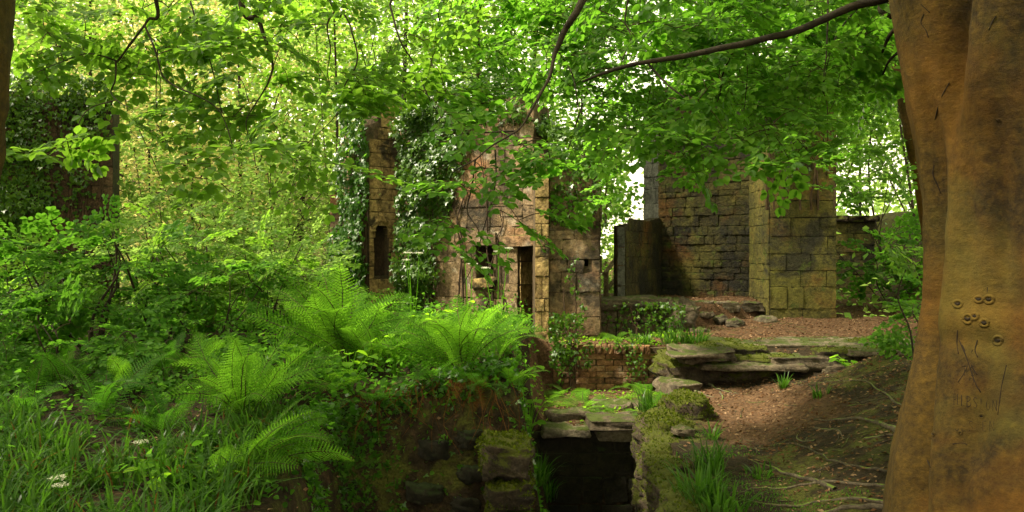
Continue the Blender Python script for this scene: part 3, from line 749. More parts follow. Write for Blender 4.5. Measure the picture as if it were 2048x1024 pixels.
# terrace front: slabs over the dark back wall of the pit
tf = thing('pit_wall', 'dark wall at the back of the pit below the terrace slabs', 'wall', (.8, 8, -1))
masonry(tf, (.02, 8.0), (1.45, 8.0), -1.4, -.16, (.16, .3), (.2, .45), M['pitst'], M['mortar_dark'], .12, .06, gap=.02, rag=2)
for k, (u0, u1, v0, v1, lb) in enumerate([(1085, 1180, 852, 874, 'mossy slab overhung by grass at the pit edge beside the fern bank'), (1178, 1300, 838, 862, 'long bare grey slab at the lip of the pit'), (1190, 1285, 858, 884, 'brown layered slab just under the bare grey slab')]):
    p = W((u0 + u1) / 2, (v0 + v1) / 2, 7.95); wd = (u1 - u0) / F * 7.95
    tag(rock('edge_slab', (p[0], 8.1 + .03 * k, p[2]), (wd, .5, (v1 - v0) / F * 8 * .8), 60 + k, M['slab'], None, .03 * k, (0, 0), .8, .85), lb, 'stone slab', 'slabs along the pit edge')
# small step stones on the terrace
for k, (u, v, Yk, lb) in enumerate([(1222, 812, 8.9, 'thin flat stone half covered by leaves on the terrace'), (1135, 832, 8.4, 'small flat stone near the left end of the terrace'), (1290, 806, 9.0, 'small stone under the terrace ferns near the ledges')]):
    p = W(u, v, Yk); tag(rock('flat_stone', (p[0], p[1], float(height(p[0], p[1])) + .03), (.42, .3, .1), 70 + k, M['slab'], None, k * .3, (0, 0), .6, .8), lb, 'stone', 'flat stones on the terrace')

# ---- mossy retaining wall on the right side of the pit
mw = thing('mossy_wall', 'tumbled wall of moss covered stones along the right side of the pit', 'wall', (1.1, 6.5, -.2))
rg = np.random.default_rng(5)
for row, zz in enumerate([-.95, -.72, -.5, -.28, -.08]):
    yy = 4.6 + .1 * (row % 2)
    while yy < 8.0:
        ln = rg.uniform(.22, .42); xw = 1.09 + .1 * (yy - 5) - .02 + .02 * (4 - row) * 0
        rock('stone', (xw + .03 + rg.normal() * .02, yy + ln / 2, zz + .02 * (yy - 6) + rg.normal() * .01), (.26, ln, .23), int(rg.integers(1, 999)), M['mossrock'], mw, .1, (0, 0), .2, .65); yy += ln * .93
tag(rock('mossy_boulder', (1.68, 7.75, .02), (.5, .5, .44), 77, M['mossrock'], None, .5, (.1, .1), 0, .45), 'rounded moss covered boulder on top of the pit wall', 'boulder')
tag(rock('mossy_boulder', (1.42, 7.25, -.02), (.34, .45, .3), 78, M['mossrock'], None, .2, (.1, .1), 0, .5), 'smaller mossy stone below the rounded boulder on the pit wall', 'boulder')
tag(rock('bare_stone', W(1365, 862, 6.9), (.22, .16, .09), 79, M['slab'], None, .4, (.1, .1), 0, .6), 'small bare brown stone lying in moss on the pit wall', 'stone')
# ---- pier at the left of the pit
pr = thing('stone_pier', 'squared pier of thick mossy blocks standing against the earth bank', 'ruin', (-.05, 6.0, -.5))
for k, (zz, wd, h) in enumerate([(.04, .42, .26), (-.22, .40, .22), (-.47, .42, .25), (-.73, .43, .26)]):
    rock('block', (-.04 + .02 * (k % 2), 6.25, zz), (wd * .82, .55, h), 80 + k, M['mossrock'], pr, .05 * k, (.0, .03 * (-1) ** k), .3, .8)
EMB = ['dark stone wedged behind the top block of the pier', 'dark stone wedged beside the second block of the pier', 'embedded stone level with the pier, one stone away to its side', 'embedded stone in the middle of the dark bank', 'small stone high in the bank under the dead fronds', 'stone high in the bank farther from the pier',
       'stone farthest from the pier in the dark bank', 'stone just above and behind the pier top', 'low stone in the bank foot, second from the pier', 'lowest stone against the side of the pier', 'low stone at the foot of the bank away from the pier']
for k, (x_, y_, z_) in enumerate([(-.34, 6.55, -.16), (-.38, 6.52, -.42), (-.72, 6.5, -.30), (-1.0, 6.48, -.5), (-.66, 6.6, .02), (-.95, 6.6, -.08), (-1.25, 6.5, -.25), (-.36, 6.62, .1), (-.7, 6.4, -.62), (-.4, 6.4, -.68), (-1.1, 6.4, -.75)]):
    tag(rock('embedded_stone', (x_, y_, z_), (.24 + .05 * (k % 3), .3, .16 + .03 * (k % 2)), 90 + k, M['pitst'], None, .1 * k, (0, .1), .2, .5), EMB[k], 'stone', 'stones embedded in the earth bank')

# ---- railing
rl = thing('wooden_railing', 'weathered wooden handrail with posts in the gap between tower and low wall', 'railing', (1.75, 13.5, .9))
def plank(P, Q, w_, t_, name):
    P = np.array(P); Q = np.array(Q); d = Q - P; L = np.linalg.norm(d); d /= L
    s_ = np.cross(d, (0, 1, 0)); s_ /= np.linalg.norm(s_); f_ = np.cross(d, s_)
    a_ = Acc(); V_, T_ = box_vt((P + Q) / 2, d * L / 2, s_ * w_ / 2, f_ * t_ / 2); a_.add(V_, T_)
    o = a_.build(name, M['wood'], rl, smooth=False)
    bv = o.modifiers.new('bevel', 'BEVEL'); bv.width = .006
plank(W(1212, 612, 13.2), W(1212, 543, 13.2), .075, .075, 'post')
plank(W(1233, 600, 14.0), W(1233, 545, 14.0), .07, .07, 'post')
plank(W(1209, 548, 13.15), W(1240, 505, 14.1), .07, .04, 'handrail')
plank(W(1212, 582, 13.17), W(1240, 545, 14.0), .06, .035, 'brace')
plank(W(1213, 600, 13.18), W(1238, 597, 14.0), .06, .035, 'lower_rail')

# ------------------------------------------------------------------ the big beech on the right
BX, BY = 2.85, 4.3; BD = math.hypot(BX, BY); BAZ = math.atan2(BX, BY)
vz = np.array([-700, -300, 0, 100, 200, 300, 400, 500, 600, 700, 800, 900, 1024, 1300])
ul = np.array([1700, 1745, 1778, 1795, 1815, 1838, 1853, 1861, 1858, 1840, 1815, 1785, 1768, 1700])
zz_ = CAM_Z + (512 - vz) / F * 4.6
rr_ = BD * np.sin(BAZ - np.arctan((ul - 1024) / F))
def trunk_r(th, z):
    """radius of the trunk at angle th (0 = towards the camera, positive to the camera's left) and height z"""
    base = np.interp(-z, -zz_, rr_) if False else np.interp(z, zz_[::-1], rr_[::-1])
    g = lambda c, w_: np.exp(-(((th - c + math.pi) % (2 * math.pi) - math.pi) / w_) ** 2)
    f = 1 + .025 * np.cos(3 * th + z)
    cc = .50 + .30 * (3.0 - z)
    f = f - .22 * g(cc, .10) * S(z, 2.05, 2.7) - .05 * g(cc + .12, .2) * S(z, 2.05, 2.7)     # deep crease where the trunk forks
    f = f + .09 * g(cc - .30, .22) * S(z, 1.9, 2.5) + .03 * g(cc + .35, .25) * S(z, 2.2, 2.8)
    c2 = np.interp(z, [.2, .6, 1.35, 1.9], [.80, .88, 1.12, 1.0])
    f = f - .12 * g(c2, .085) * (1 - S(z, 1.9, 2.3)) * S(z, -.2, .4)              # long flute beside the left ridge
    f = f + .05 * g(c2 + .22, .12) * (1 - S(z, 1.7, 2.2)) + .045 * g(c2 - .24, .16) * (1 - S(z, 1.7, 2.2))
    f = f - .07 * g(.42 + .05 * np.sin(z * 4), .10) * (1 - S(z, .6, 1.2))
    f = f - .075 * g(.93, .10) * np.exp(-((z - 2.15) / .30) ** 2) + .04 * g(.93 + .2, .08) * np.exp(-((z - 2.15) / .35) ** 2)   # old healed scar
    f = f - .06 * g(.30, .07) * np.exp(-((z - 1.75) / .35) ** 2) + .05 * g(.45, .12) * np.exp(-((z - 1.8) / .4) ** 2)
    f = f - .03 * g(.55, .35) * np.exp(-((z - 1.16) / .05) ** 2) + .03 * g(.55, .4) * np.exp(-((z - 1.28) / .07) ** 2)
    sx, sy = np.cos(th) * 2, np.sin(th) * 2
    f = f + .05 * fbm(sx * 1.4 + 3, sy * 1.4 + 3, z * 1.1, 51, 4) + .010 * fbm(sx * 5, sy * 5, z * 14, 52, 3)
    return base * f
TOC = math.atan2(-BY, -BX)       # world angle of the direction to the camera
def trunk_pt(th, z, off=0.0):
    r = trunk_r(th, z) + off; a_ = TOC - th
    return np.stack([BX + r * np.cos(a_), BY + r * np.sin(a_), z + 0 * r], -1)
bt = thing('beech_tree', 'huge old smooth barked beech with carved initials filling the frame edge', 'tree', (BX, BY, .2))
nth, nz_ = 220, 260
TH, ZZ = np.meshgrid(np.linspace(0, 2 * math.pi, nth, endpoint=False), np.linspace(-.4, 6.0, nz_))
V = trunk_pt(TH, ZZ).reshape(-1, 3)
i_ = np.arange(nz_ - 1)[:, None] * nth; j_ = np.arange(nth)[None]
Q = np.stack([i_ + j_, i_ + nth + j_, i_ + nth + (j_ + 1) % nth, i_ + (j_ + 1) % nth], -1).reshape(-1, 4)
tr = bpy.data.objects.new('trunk', np_mesh('trunk', V, Q, True, [M['bark']])); COL.objects.link(tr); adopt(tr, bt)
def trunk_hit(u, v, off=.0):
    """point of the bark seen at photo pixel (u, v)"""
    d = np.array([(u - 1024) / F, 1, (512 - v) / F])
    t = np.linspace(3.0, 5.2, 900); P = d[None] * t[:, None] + np.array([0, 0, CAM_Z])
    dx, dy = P[:, 0] - BX, P[:, 1] - BY; a_ = TOC - np.arctan2(dy, dx)
    ins = np.hypot(dx, dy) < trunk_r((a_ + math.pi) % (2 * math.pi) - math.pi, P[:, 2]) + off
    k = np.argmax(ins); return P[k] if ins.any() else None
def carve(strokes, name, r=.0035, off=.0004):
    acc = Acc()
    for st in strokes:
        pts = [trunk_hit(*p, off) for p in st]; pts = [p for p in pts if p is not None]
        if len(pts) > 1:
            P_ = catmull(pts, 3) if len(pts) > 2 else catmull(pts, 4)
            V_, T_ = tube(P_, r, 5); acc.add(V_, T_)
    return acc.build(name, M['carve'], bt)
GL = {'H': [[(0, 0), (0, 1)], [(.7, 0), (.7, 1)], [(0, .5), (.7, .5)]], 'I': [[(.2, 0), (.2, 1)]], 'B': [[(0, 0), (0, 1)], [(0, 1), (.6, .85), (.5, .6), (0, .5)], [(0, .5), (.7, .4), (.6, .1), (0, 0)]],
      'S': [[(.65, .85), (.3, 1), (.05, .75), (.35, .5), (.65, .25), (.35, 0), (0, .12)]], 'O': [[(.35, 1), (0, .6), (.05, .2), (.4, 0), (.7, .4), (.6, .85), (.35, 1)]], 'N': [[(0, 0), (0, 1)], [(0, 1), (.7, 0)], [(.7, 0), (.7, 1)]],
      'J': [[(.6, 1), (.6, .2), (.35, 0), (.05, .2)]], 'E': [[(0, 0), (0, 1)], [(0, 1), (.6, 1)], [(0, .5), (.5, .5)], [(0, 0), (.6, 0)]], '2': [[(.05, .8), (.3, 1), (.65, .8), (.5, .5), (0, 0)], [(0, 0), (.75, .02)]],
      'T': [[(.35, 0), (.35, 1)], [(0, 1), (.7, 1)]], 'U': [[(0, 1), (.05, .2), (.35, 0), (.65, .2), (.7, 1)]]}
def text(word, u, v, w_, h, sk=0.0):
    for k, ch in enumerate(word):
        if ch == ' ': continue
        carve([[(u + k * w_ + x_ * w_ * .8, v - y_ * h + sk * k) for x_, y_ in st] for st in GL[ch]], 'carved_letter', .0020)
text('TS', 1924, 752, 17, 20); text('2', 1937, 782, 20, 26); text('HIBSION', 1908, 810, 13, 22, 2); text('JESJEN', 1910, 862, 14, 20)
for st_ in [[(1945, 700), (1932, 740), (1916, 765)], [(1915, 660), (1914, 685), (1917, 708)], [(1918, 680), (1935, 720), (1950, 765), (1962, 785)], [(1925, 690), (1945, 735), (1955, 750)], [(1955, 680), (1950, 700), (1956, 715)], [(2013, 730), (2003, 775), (1996, 830)], [(1905, 888), (1925, 886), (1935, 890)], [(1860, 900), (1855, 920), (1862, 935)], [(1975, 575), (1974, 600)], [(1842, 8), (1860, 25)], [(1848, 28), (1842, 45), (1852, 60), (1857, 75)], [(1992, 32), (1984, 45), (1978, 60)], [(1899, 165), (1885, 190), (1876, 215), (1870, 240)], [(1868, 330), (1866, 350), (1876, 372), (1882, 388)]]: carve([st_], 'bark_crack', .0032)
def ring_scar(u, v, r_, n=10):
    k1, k2 = random.uniform(.85, 1.2), random.uniform(.7, 1.0)
    return [(u + r_ * math.cos(t) * k1, v + r_ * k2 * math.sin(t) * (1.15 if math.sin(t) > 0 else .9)) for t in np.linspace(0, 2 * math.pi, n)]
for (u, v, r_) in [(1916, 607, 9), (1958, 598, 8), (1978, 598, 9), (1936, 637, 10), (1950, 632, 7), (1969, 645, 9), (1996, 680, 9), (1920, 865, 4), (1867, 868, 3), (1963, 832, 5), (1998, 240, 3)]:
    kn = carve([ring_scar(u, v, r_)], 'knot', .009 if r_ > 5 else .005); kn.data.materials.clear(); kn.data.materials.append(M['bark'])
    carve([[(u - r_ * .5, v - r_ * .1), (u - r_ * .1, v + r_ * .2), (u + r_ * .5, v)]], 'knot_hollow', .0085 if r_ > 5 else .005)

# roots spreading over the slope (parts of the beech)
def ground_tube(pts, r, m, name, parent, lift=.1, k=7):
    P_ = catmull([(p[0], p[1], 0) for p in pts], 8); P_[:, 2] = height(P_[:, 0], P_[:, 1]) + np.linspace(lift, lift * .2, len(P_)) * r + .01 * fbm(P_[:, 0] * 5, P_[:, 1] * 5, 0, 91, 2)
    a_ = Acc(); V_, T_ = tube(P_, np.linspace(r, r * .25, len(P_)), k, .3, 3); a_.add(V_, T_); return a_.build(name, m, parent)
for pts, r_ in [([(2.4, 4.6), (2.0, 5.0), (1.7, 5.1), (1.45, 5.3)], 0.017), ([(2.4, 4.8), (2.1, 5.35), (1.75, 5.5), (1.5, 5.45)], 0.015), ([(2.5, 4.9), (2.3, 5.6), (2.25, 6.3), (2.0, 6.9)], 0.013), ([(2.3, 4.7), (1.9, 4.85), (1.6, 4.75), (1.3, 4.95)], 0.021),
                 ([(2.7, 5.2), (2.8, 6.2), (2.6, 6.9)], .03), ([(2.1, 5.2), (1.95, 5.9), (1.8, 6.1)], .02), ([(2.9, 5.3), (3.1, 6.4), (3.3, 7.6), (3.0, 8.4)], 0.015)]:
    ground_tube(pts, r_, M['root'], 'root', bt)
# ---- branches: traced limbs hanging into view, carried by limbs above the frame
def limb(parent, pts, r0, r1, name='branch', m='bark_dark', k=8):
    P_ = catmull([W(*p) for p in pts], 6)
    P_ = P_ + .006 * np.stack([fbm(P_[:, 2] * 7, P_[:, 0] * 7, 0, 1 + q) for q in range(3)], -1) * (r0 / .012) ** .3
    a_ = Acc(); V_, T_ = tube(P_, r1 + (r0 - r1) * np.linspace(1, 0, len(P_)) ** (1 if r0 < .04 else 2.6), k, .25, 2); a_.add(V_, T_); a_.build(name, M[m], parent)
    return list(P_)
skR = []
skR += limb(bt, [(1840, -30, 4.6), (1760, 0, 4.6), (1700, 14, 4.6), (1600, 58, 4.5), (1500, 84, 4.45), (1380, 110, 4.4), (1280, 126, 4.4), (1210, 145, 4.45), (1165, 162, 4.5)], .030, .007)
skR += limb(bt, [(1800, -25, 4.8), (1760, 15, 4.9), (1783, 35, 4.75)], .02, .014)
skR += limb(bt, [(1810, 40, 4.7), (1780, 70, 4.8), (1762, 110, 4.9), (1742, 155, 5.0)], .014, .006)
skR += limb(bt, [(1815, 90, 4.6), (1780, 120, 4.7), (1765, 150, 4.8)], .010, .005)
skR += limb(bt, [(2000, -700, 4.6), (1600, -520, 5), (1300, -250, 5.1), (1165, 0, 4.6), (1130, 60, 4.6), (1110, 110, 4.6), (1100, 150, 4.55), (1065, 215, 4.5), (1035, 262, 4.5), (985, 290, 4.5), (945, 322, 4.5), (905, 345, 4.5)], .05, .004)
skR += limb(bt, [(1035, 262, 4.95), (985, 264, 4.9), (955, 268, 4.85), (925, 285, 4.8)], .007, .003)
skR += limb(bt, [(1025, 275, 4.9), (1060, 300, 4.85), (1100, 320, 4.8), (1130, 345, 4.8)], .006, .002)
skR += limb(bt, [(950, 318, 4.85), (945, 370, 4.8), (935, 420, 4.75), (955, 455, 4.7), (975, 500, 4.65)], .006, .002)
skR += limb(bt, [(990, 300, 4.85), (992, 350, 4.8), (985, 400, 4.75), (975, 430, 4.7), (950, 520, 4.7), (925, 570, 4.65)], .005, .002)
skR += limb(bt, [(1115, 100, 5.1), (1145, 150, 5.0), (1160, 220, 4.95), (1190, 240, 4.9)], .006, .002)
skR += limb(bt, [(1295, 125, 5.3), (1330, 165, 5.2), (1370, 195, 5.1), (1410, 215, 5.0)], .009, .003)
skR += limb(bt, [(1470, 92, 5.1), (1445, 150, 5.2), (1440, 190, 5.3), (1420, 235, 5.3)], .008, .003)
skR += limb(bt, [(1655, -20, 5.2), (1655, 60, 5.1), (1652, 120, 5.0), (1645, 180, 5.0)], .007, .003)
skR += limb(bt, [(1720, 10, 5.0), (1680, 60, 5.0), (1660, 110, 5.0), (1648, 170, 5.0)], .006, .002)
skR += limb(bt, [(1260, -20, 5.5), (1250, 40, 5.5), (1262, 75, 5.4), (1245, 120, 5.35)], .007, .004)
skR += limb(bt, [(1200, -10, 5.4), (1205, 40, 5.4), (1262, 75, 5.4)], .006, .003)
skR += limb(bt, [(1490, 95, 5.1), (1495, 150, 5.1), (1490, 210, 5.1)], .005, .002)
skR += limb(bt, [(1900, -500, 4.8), (1750, -420, 6.0), (1600, -250, 7), (1450, -120, 7.2), (1350, 0, 7.4), (1300, 100, 7.4)], .05, .006)

lt_ = thing('leaning_tree', 'dark slender trunk leaning in at the upper corner with hanging leafy twigs', 'tree', (-2.75, 3.4, .1))
P_ = catmull([(-2.72, 3.4, -.2), (-2.60, 3.4, 1.2), (-2.45, 3.4, 2.0), (-2.37, 3.4, 2.75), (-2.3, 3.5, 4.2), (-2.2, 3.6, 6)], 10)
a_ = Acc(); V_, T_ = tube(P_, np.linspace(.26, .2, len(P_)), 24, .12, 4); a_.add(V_, T_); a_.build('trunk', M['bark'], lt_)
skL = []
TL = [( -100, -900, 3.6), (0, -600, 4.2)]
skL += limb(lt_, TL + [(200, -350, 4.7), (312, 0, 5.0), (295, 40, 5.0), (270, 75, 5.0), (235, 122, 4.95)], .045, .007)
skL += limb(lt_, [(235, 122, 4.95), (205, 112, 4.9), (170, 108, 4.9), (120, 125, 4.9), (75, 145, 4.9)], .005, .002)
skL += limb(lt_, [(232, 122, 4.95), (230, 160, 4.9), (222, 185, 4.9), (240, 205, 4.8), (260, 215, 4.7)], .006, .002)
skL += limb(lt_, [(288, 48, 5.0), (310, 100, 5.0), (332, 160, 5.0), (400, 195, 4.9), (440, 225, 4.9), (462, 280, 4.8), (470, 320, 4.8)], .007, .002)
skL += limb(lt_, [(315, 100, 5.1), (312, 180, 5.1), (314, 250, 5.0)], .004, .002)
skL += limb(lt_, TL + [(400, -350, 5), (480, 0, 5.1), (515, 38, 5.1), (530, 80, 5.1), (545, 130, 5.05), (540, 160, 5.0), (520, 195, 5.0), (492, 245, 4.95), (505, 290, 4.9), (512, 330, 4.85)], .045, .003)
skL += limb(lt_, TL + [(500, -400, 5.2), (660, 0, 5.3), (685, 25, 5.3), (700, 50, 5.3)], .045, .006)
skL += limb(lt_, [(676, 18, 5.3), (655, 48, 5.25), (660, 100, 5.2), (655, 140, 5.2), (660, 170, 5.1)], .007, .002)
skL += limb(lt_, [(655, 48, 5.25), (600, 50, 5.2), (540, 55, 5.1)], .004, .002)
skL += limb(lt_, [(700, 50, 5.3), (715, 120, 5.2), (690, 170, 5.2), (672, 230, 5.2), (600, 300, 5.1)], .006, .002)
skL += limb(lt_, [(380, 0, 5.3), (395, 50, 5.2), (415, 105, 5.2), (430, 160, 5.2), (445, 240, 5.1), (460, 290, 5.0)], .006, .002)
skL += limb(lt_, [(780, 10, 5.4), (800, 80, 5.3), (830, 130, 5.3), (860, 200, 5.2), (900, 260, 5.1)], .007, .002)
skL += limb(lt_, TL + [(560, -420, 5.2), (780, -60, 5.4), (780, 10, 5.4)], .03, .007)

def spray_targets(regions, rng):
    P = []; 
    for (u0, u1, v0, v1, Y0, Y1, n, env) in regions:
        c = 0; tries = 0
        while c < n and tries < n * 20:
            tries += 1
            u = rng.uniform(u0, u1); v = rng.uniform(v0, v1)
            if env is not None and v > np.interp(u, env[0], env[1]): continue
            P.append(W(u, v, rng.uniform(Y0, Y1))); c += 1
    return np.array(P)
rg = np.random.default_rng(77)
env = ([1080, 1180, 1240, 1290, 1380, 1450, 1520, 1570, 1620, 1680, 1740, 1800], [170, 210, 180, 290, 330, 300, 270, 290, 260, 230, 200, 170])
TR = spray_targets([(1090, 1800, -90, 340, 4.6, 7.0, 230, env), (1300, 1780, -100, 240, 6.5, 9.0, 190, env), (1300, 1660, 250, 345, 4.6, 5.3, 15, None), (860, 1250, -80, 190, 5.2, 6.6, 46, None), (880, 1180, 200, 320, 4.7, 5.2, 9, None),
                    (830, 1000, 330, 470, 4.5, 4.9, 5, None), (920, 970, 500, 540, 4.5, 4.7, 1, None), (1080, 1180, 320, 430, 4.6, 5.0, 4, None), (1180, 1300, 220, 300, 5.5, 7, 8, None), (1190, 1330, 90, 240, 6, 8, 18, None), (1195, 1255, 240, 430, 8.5, 10, 16, None), (1000, 1050, 430, 460, 4.6, 4.8, 1, None)], rg)
TLf = spray_targets([(30, 760, -80, 120, 4.8, 6.2, 60, None), (60, 240, 60, 130, 4.8, 5.8, 6, None), (230, 760, 90, 240, 4.8, 5.8, 24, None), (250, 560, 210, 300, 4.7, 5.6, 7, None), (330, 660, 280, 400, 4.6, 5.4, 6, None), (700, 900, 20, 200, 5.0, 5.8, 12, None), (60, 200, 270, 330, 4.4, 4.8, 3, None)], rg)
def foliage(parent, T, sk, m, seed, leaf, tilt=.85, scale=(.6, 1.05), nobj=300):
    rng = np.random.default_rng(seed); acc = Acc(); dirs = connect(sk, None, T, acc, .007, rng=rng)
    n = len(T); a_ = rng.uniform(0, 2 * math.pi, n)
    fw_ = dirs * .8 + np.stack([np.cos(a_), np.sin(a_), 0 * a_], -1) * .9; fw_[:, 2] = -.15 + rng.normal(size=n) * .22
    nr = np.stack([rng.normal(size=n) * tilt * .6, -abs(rng.normal(size=n)) * tilt - .1, np.ones(n)], -1)
    P, Rm, s, tws = put_sprays(T - fw_ / np.linalg.norm(fw_, axis=1)[:, None] * .15, fw_, nr, rng.uniform(*scale, n), leaf, rng)
    for v_, t_ in zip(tws.v, tws.t): pass
    acc.v += tws.v; acc.t += [t + acc.n for t in tws.t]; acc.m += tws.m; acc.n += tws.n
    o = acc.build('twigs', M['twig'], parent, kind='stuff')
    keep = leaf_objects(parent, 'beech', P, Rm, s, m, nobj)
    la = Acc(); put_leaves(la, 'beech', P[keep], Rm[keep], s[keep]); la.build('leaves', m, parent, kind='stuff')
foliage(bt, TR, skR[::2], M['beech'], 3, .060)
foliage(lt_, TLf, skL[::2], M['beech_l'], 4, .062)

# crown of the beech above the frame: unseen, shaped for the shade it casts
def crown_cloud(n, fpos, leaf, rng, kind='simple', per=26, spread=.5, flat=.25):
    C = fpos(n, rng); P = C[:, None, :] + rng.normal(size=(n, per, 3)) * np.array([spread, spread, spread * flat])
    P = P.reshape(-1, 3); m_ = len(P)
    fw_ = rng.normal(size=(m_, 3)) * np.array([1, 1, .3]); nr = rng.normal(size=(m_, 3)) * .45 + np.array([0, -.15, 1])
    return P, frames(fw_, nr), leaf * rng.uniform(.7, 1.25, m_)
def overhead(n, rng):
    x_ = rng.uniform(-10, 8, n * 3); y_ = rng.uniform(-1, 15, n * 3); z_ = CAM_Z + .36 * np.maximum(y_, 2) + rng.uniform(.5, 4.5, n * 3)
    # openings cut so sun reaches ferns, doorway and terrace, and a smaller gap nearer by
    open_ = 1.5 * np.exp(-(((x_ + 3.0) / 2.7) ** 2 + ((y_ - 8.5) / 2.9) ** 2)) + .8 * np.exp(-(((x_ + 2.6) / 1.0) ** 2 + ((y_ - 5.0) / 1.0) ** 2))
    open_ = open_ + .8 * np.exp(-(((x_ + 5.4) / 1.3) ** 2 + ((y_ - 12.2) / 1.3) ** 2))  # opening cut on the sun's path to brighten the arched corner
    ok = rng.random(n * 3) < np.clip(.8 - open_, .01, 1)
    return np.stack([x_, y_, z_], -1)[ok][:n]
rg = np.random.default_rng(8)
P, Rm, s = crown_cloud(2500, overhead, .125, rg)
a_ = Acc(); put_leaves(a_, 'simple', P, Rm, s); a_.build('crown', M['beech'], bt, kind='stuff')

# ------------------------------------------------------------------ ivy
def ivy_on(name_label, cat_group, face, n, leaf, seed, parentloc, density=None, clump=1.0, stems=10, m='ivy'):
    """face(s,t)->point, outward normal ; s,t in 0..1"""
    rng = np.random.default_rng(seed)
    th = thing('ivy', name_label, 'ivy', parentloc, cat_group)
    s_, t_ = rng.random(n * 3), rng.random(n * 3)
    if density is not None:
        d = density(s_, t_); ok = rng.random(n * 3) < d; s_, t_ = s_[ok][:n], t_[ok][:n]
    else: s_, t_ = s_[:n], t_[:n]
    P, N = face(s_, t_); k = len(P)
    bul = np.clip(.5 + fbm(P[:, 0] * 2.2, P[:, 1] * 2.2, P[:, 2] * 2.2, seed, 3) * 1.6, 0, 1) * .28 * clump
    P = P + N * (.04 + bul * rng.random(k) ** .6)[:, None]
    fw_ = rng.normal(size=(k, 3)) * .5 + np.array([0, 0, -1]) + N * .35
    nr = N + rng.normal(size=(k, 3)) * .38 + np.array([0, 0, .35])
    a_ = Acc(); put_leaves(a_, 'ivy', P, frames(fw_, nr), leaf * rng.uniform(.55, 1.25, k)); a_.build('leaves', M[m], th, kind='stuff')
    a_ = Acc()
    for q in range(stems):
        s0 = rng.random(); tt = np.linspace(0, rng.uniform(.5, 1), 9); ss = np.clip(s0 + np.cumsum(rng.normal(size=9)) * .02, 0, 1)
        Pq, Nq = face(ss, tt); V_, T_ = tube(catmull(Pq + Nq * .05, 3), np.linspace(.018, .005, 25), 5); a_.add(V_, T_)
    a_.build('stems', M['twig'], th, kind='stuff')
    return th
def planar(A_, B_, z0, z1):
    A_ = np.array(A_); B_ = np.array(B_); d = B_ - A_; n = np.array([d[1], -d[0], 0]) / np.linalg.norm(d)
    def f(s, t):
        P = np.stack([A_[0] + d[0] * s, A_[1] + d[1] * s, z0 + (z1 - z0) * t], -1); return P, np.broadcast_to(n, P.shape)
    return f
# corner of the tower: dense dark strip right of the arch, fading towards the bare wall
def dens_c(s, t): 
    lim = np.interp(t, [0, .25, .5, .75, 1], [.20, .25, .33, .43, .5]); e = .1 * vnoise(s * 6, t * 9, 0, 9)
    return 1 - S(s + e, lim - .05, lim + .12)
ivy_on('thick dark ivy curtain hanging down the wall right of the arched window', 'ivy on the ruins', planar(A, B, .5, 4.0), 5200, .075, 1, (A[0], A[1], .4), dens_c, 1.0)
ivy_on('bright ivy column smothering the left flank of the tower', 'ivy on the ruins', planar(W(686, 0, 13.35)[:2], W(742, 0, 12.95)[:2], .3, 4.3), 3600, .08, 2, (W(700, 0, 13)[0], 13.1, .3), None, 1.3, m='shrub')
def lefttop(s, t): return 1 - S(.55 + .2 * vnoise(s * 5, t * 5, 0, 3) - .75 * (1 - s) - .35 * t * 0 + .0 * t, .1, .5) * (1 - S(t, .82, .95))
ivy_on('dark ivy spread over the tall wall behind the leaning trunk', 'ivy on the ruins', planar(LA, LB, .3, 4.3), 7000, .075, 3, (LA[0], 11.6, .3), lefttop, .9, 16)
def topc(s, t): 
    return .9 * np.ones_like(s)
def tower_top(s, t):
    P = np.stack([A[0] + .05 + (1.7 + .2) * s + .7 * s, A[1] + 0 * s - 1.1 * s * 1, 3.55 + .9 * t * np.sin(math.pi * np.clip(s, .05, .95)) - .3 * s], -1)
    return P + np.stack([0 * s, t * .5, 0 * s], -1), np.broadcast_to(np.array([0, -.7, .7]), P.shape)
ivy_on('bushy ivy crown overflowing the broken top of the tower', 'ivy on the ruins', tower_top, 4200, .085, 4, (-.6, 12.4, 3.6), None, 2.0, 6)
def block_d(s, t): return .25 + .75 * S(t + .3 * vnoise(s * 5, t * 5, 0, 2), .55, .9)
ivy_on('hanging ivy and dead stems on the square block right of the doorway', 'ivy on the ruins', planar(Q0, Q1 + np.array([.1, 0]), 2.0, 3.3), 900, .065, 5, (.8, 10.8, 2), block_d, .6)
def strand(s, t): return np.exp(-((s - (.5 + .18 * np.sin(t * 6))) / .09) ** 2)
ivy_on('thin ivy strand climbing the face of the square block', 'ivy on the ruins', planar(W(1120, 0, 10.78)[:2], W(1185, 0, 10.78)[:2], .55, 1.6), 170, .05, 6, (.8, 10.7, .5), strand, .3, 2)
ivy_on('small ivy bush hanging beside the left end of the brick wall', 'ivy on the ruins', planar(W(1098, 0, 10.02)[:2], W(1160, 0, 10.02)[:2], -.05, .9), 380, .055, 7, (.65, 10, 0),
       lambda s, t: np.clip(S(t, .0, .5) * (1.1 - s * 1.0) + (t > .8) * .6, 0, 1), .5, 4)
ivy_on('ivy trailing over the worn block above the brick wall', 'ivy on the ruins', planar(W(1200, 0, 11.05)[:2], W(1368, 0, 10.95)[:2], .48, .98), 420, .052, 8, (1.8, 11, .5),
       lambda s, t: np.clip(.2 + S(s + .4 * vnoise(s * 8, t * 4, 0, 8), .3, .8), 0, 1), .6, 6)
ivy_on('scattered ivy sprigs dangling over the brick courses', 'ivy on the ruins', planar(W(1110, 0, 10.03)[:2], W(1340, 0, 10.03)[:2], .0, .58), 330, .042, 9, (1.3, 10, 0),
       lambda s, t: np.clip(S(vnoise(s * 11, t * 2.5, 0, 4), .15, .5) * (.3 + t), 0, 1), .25, 0)
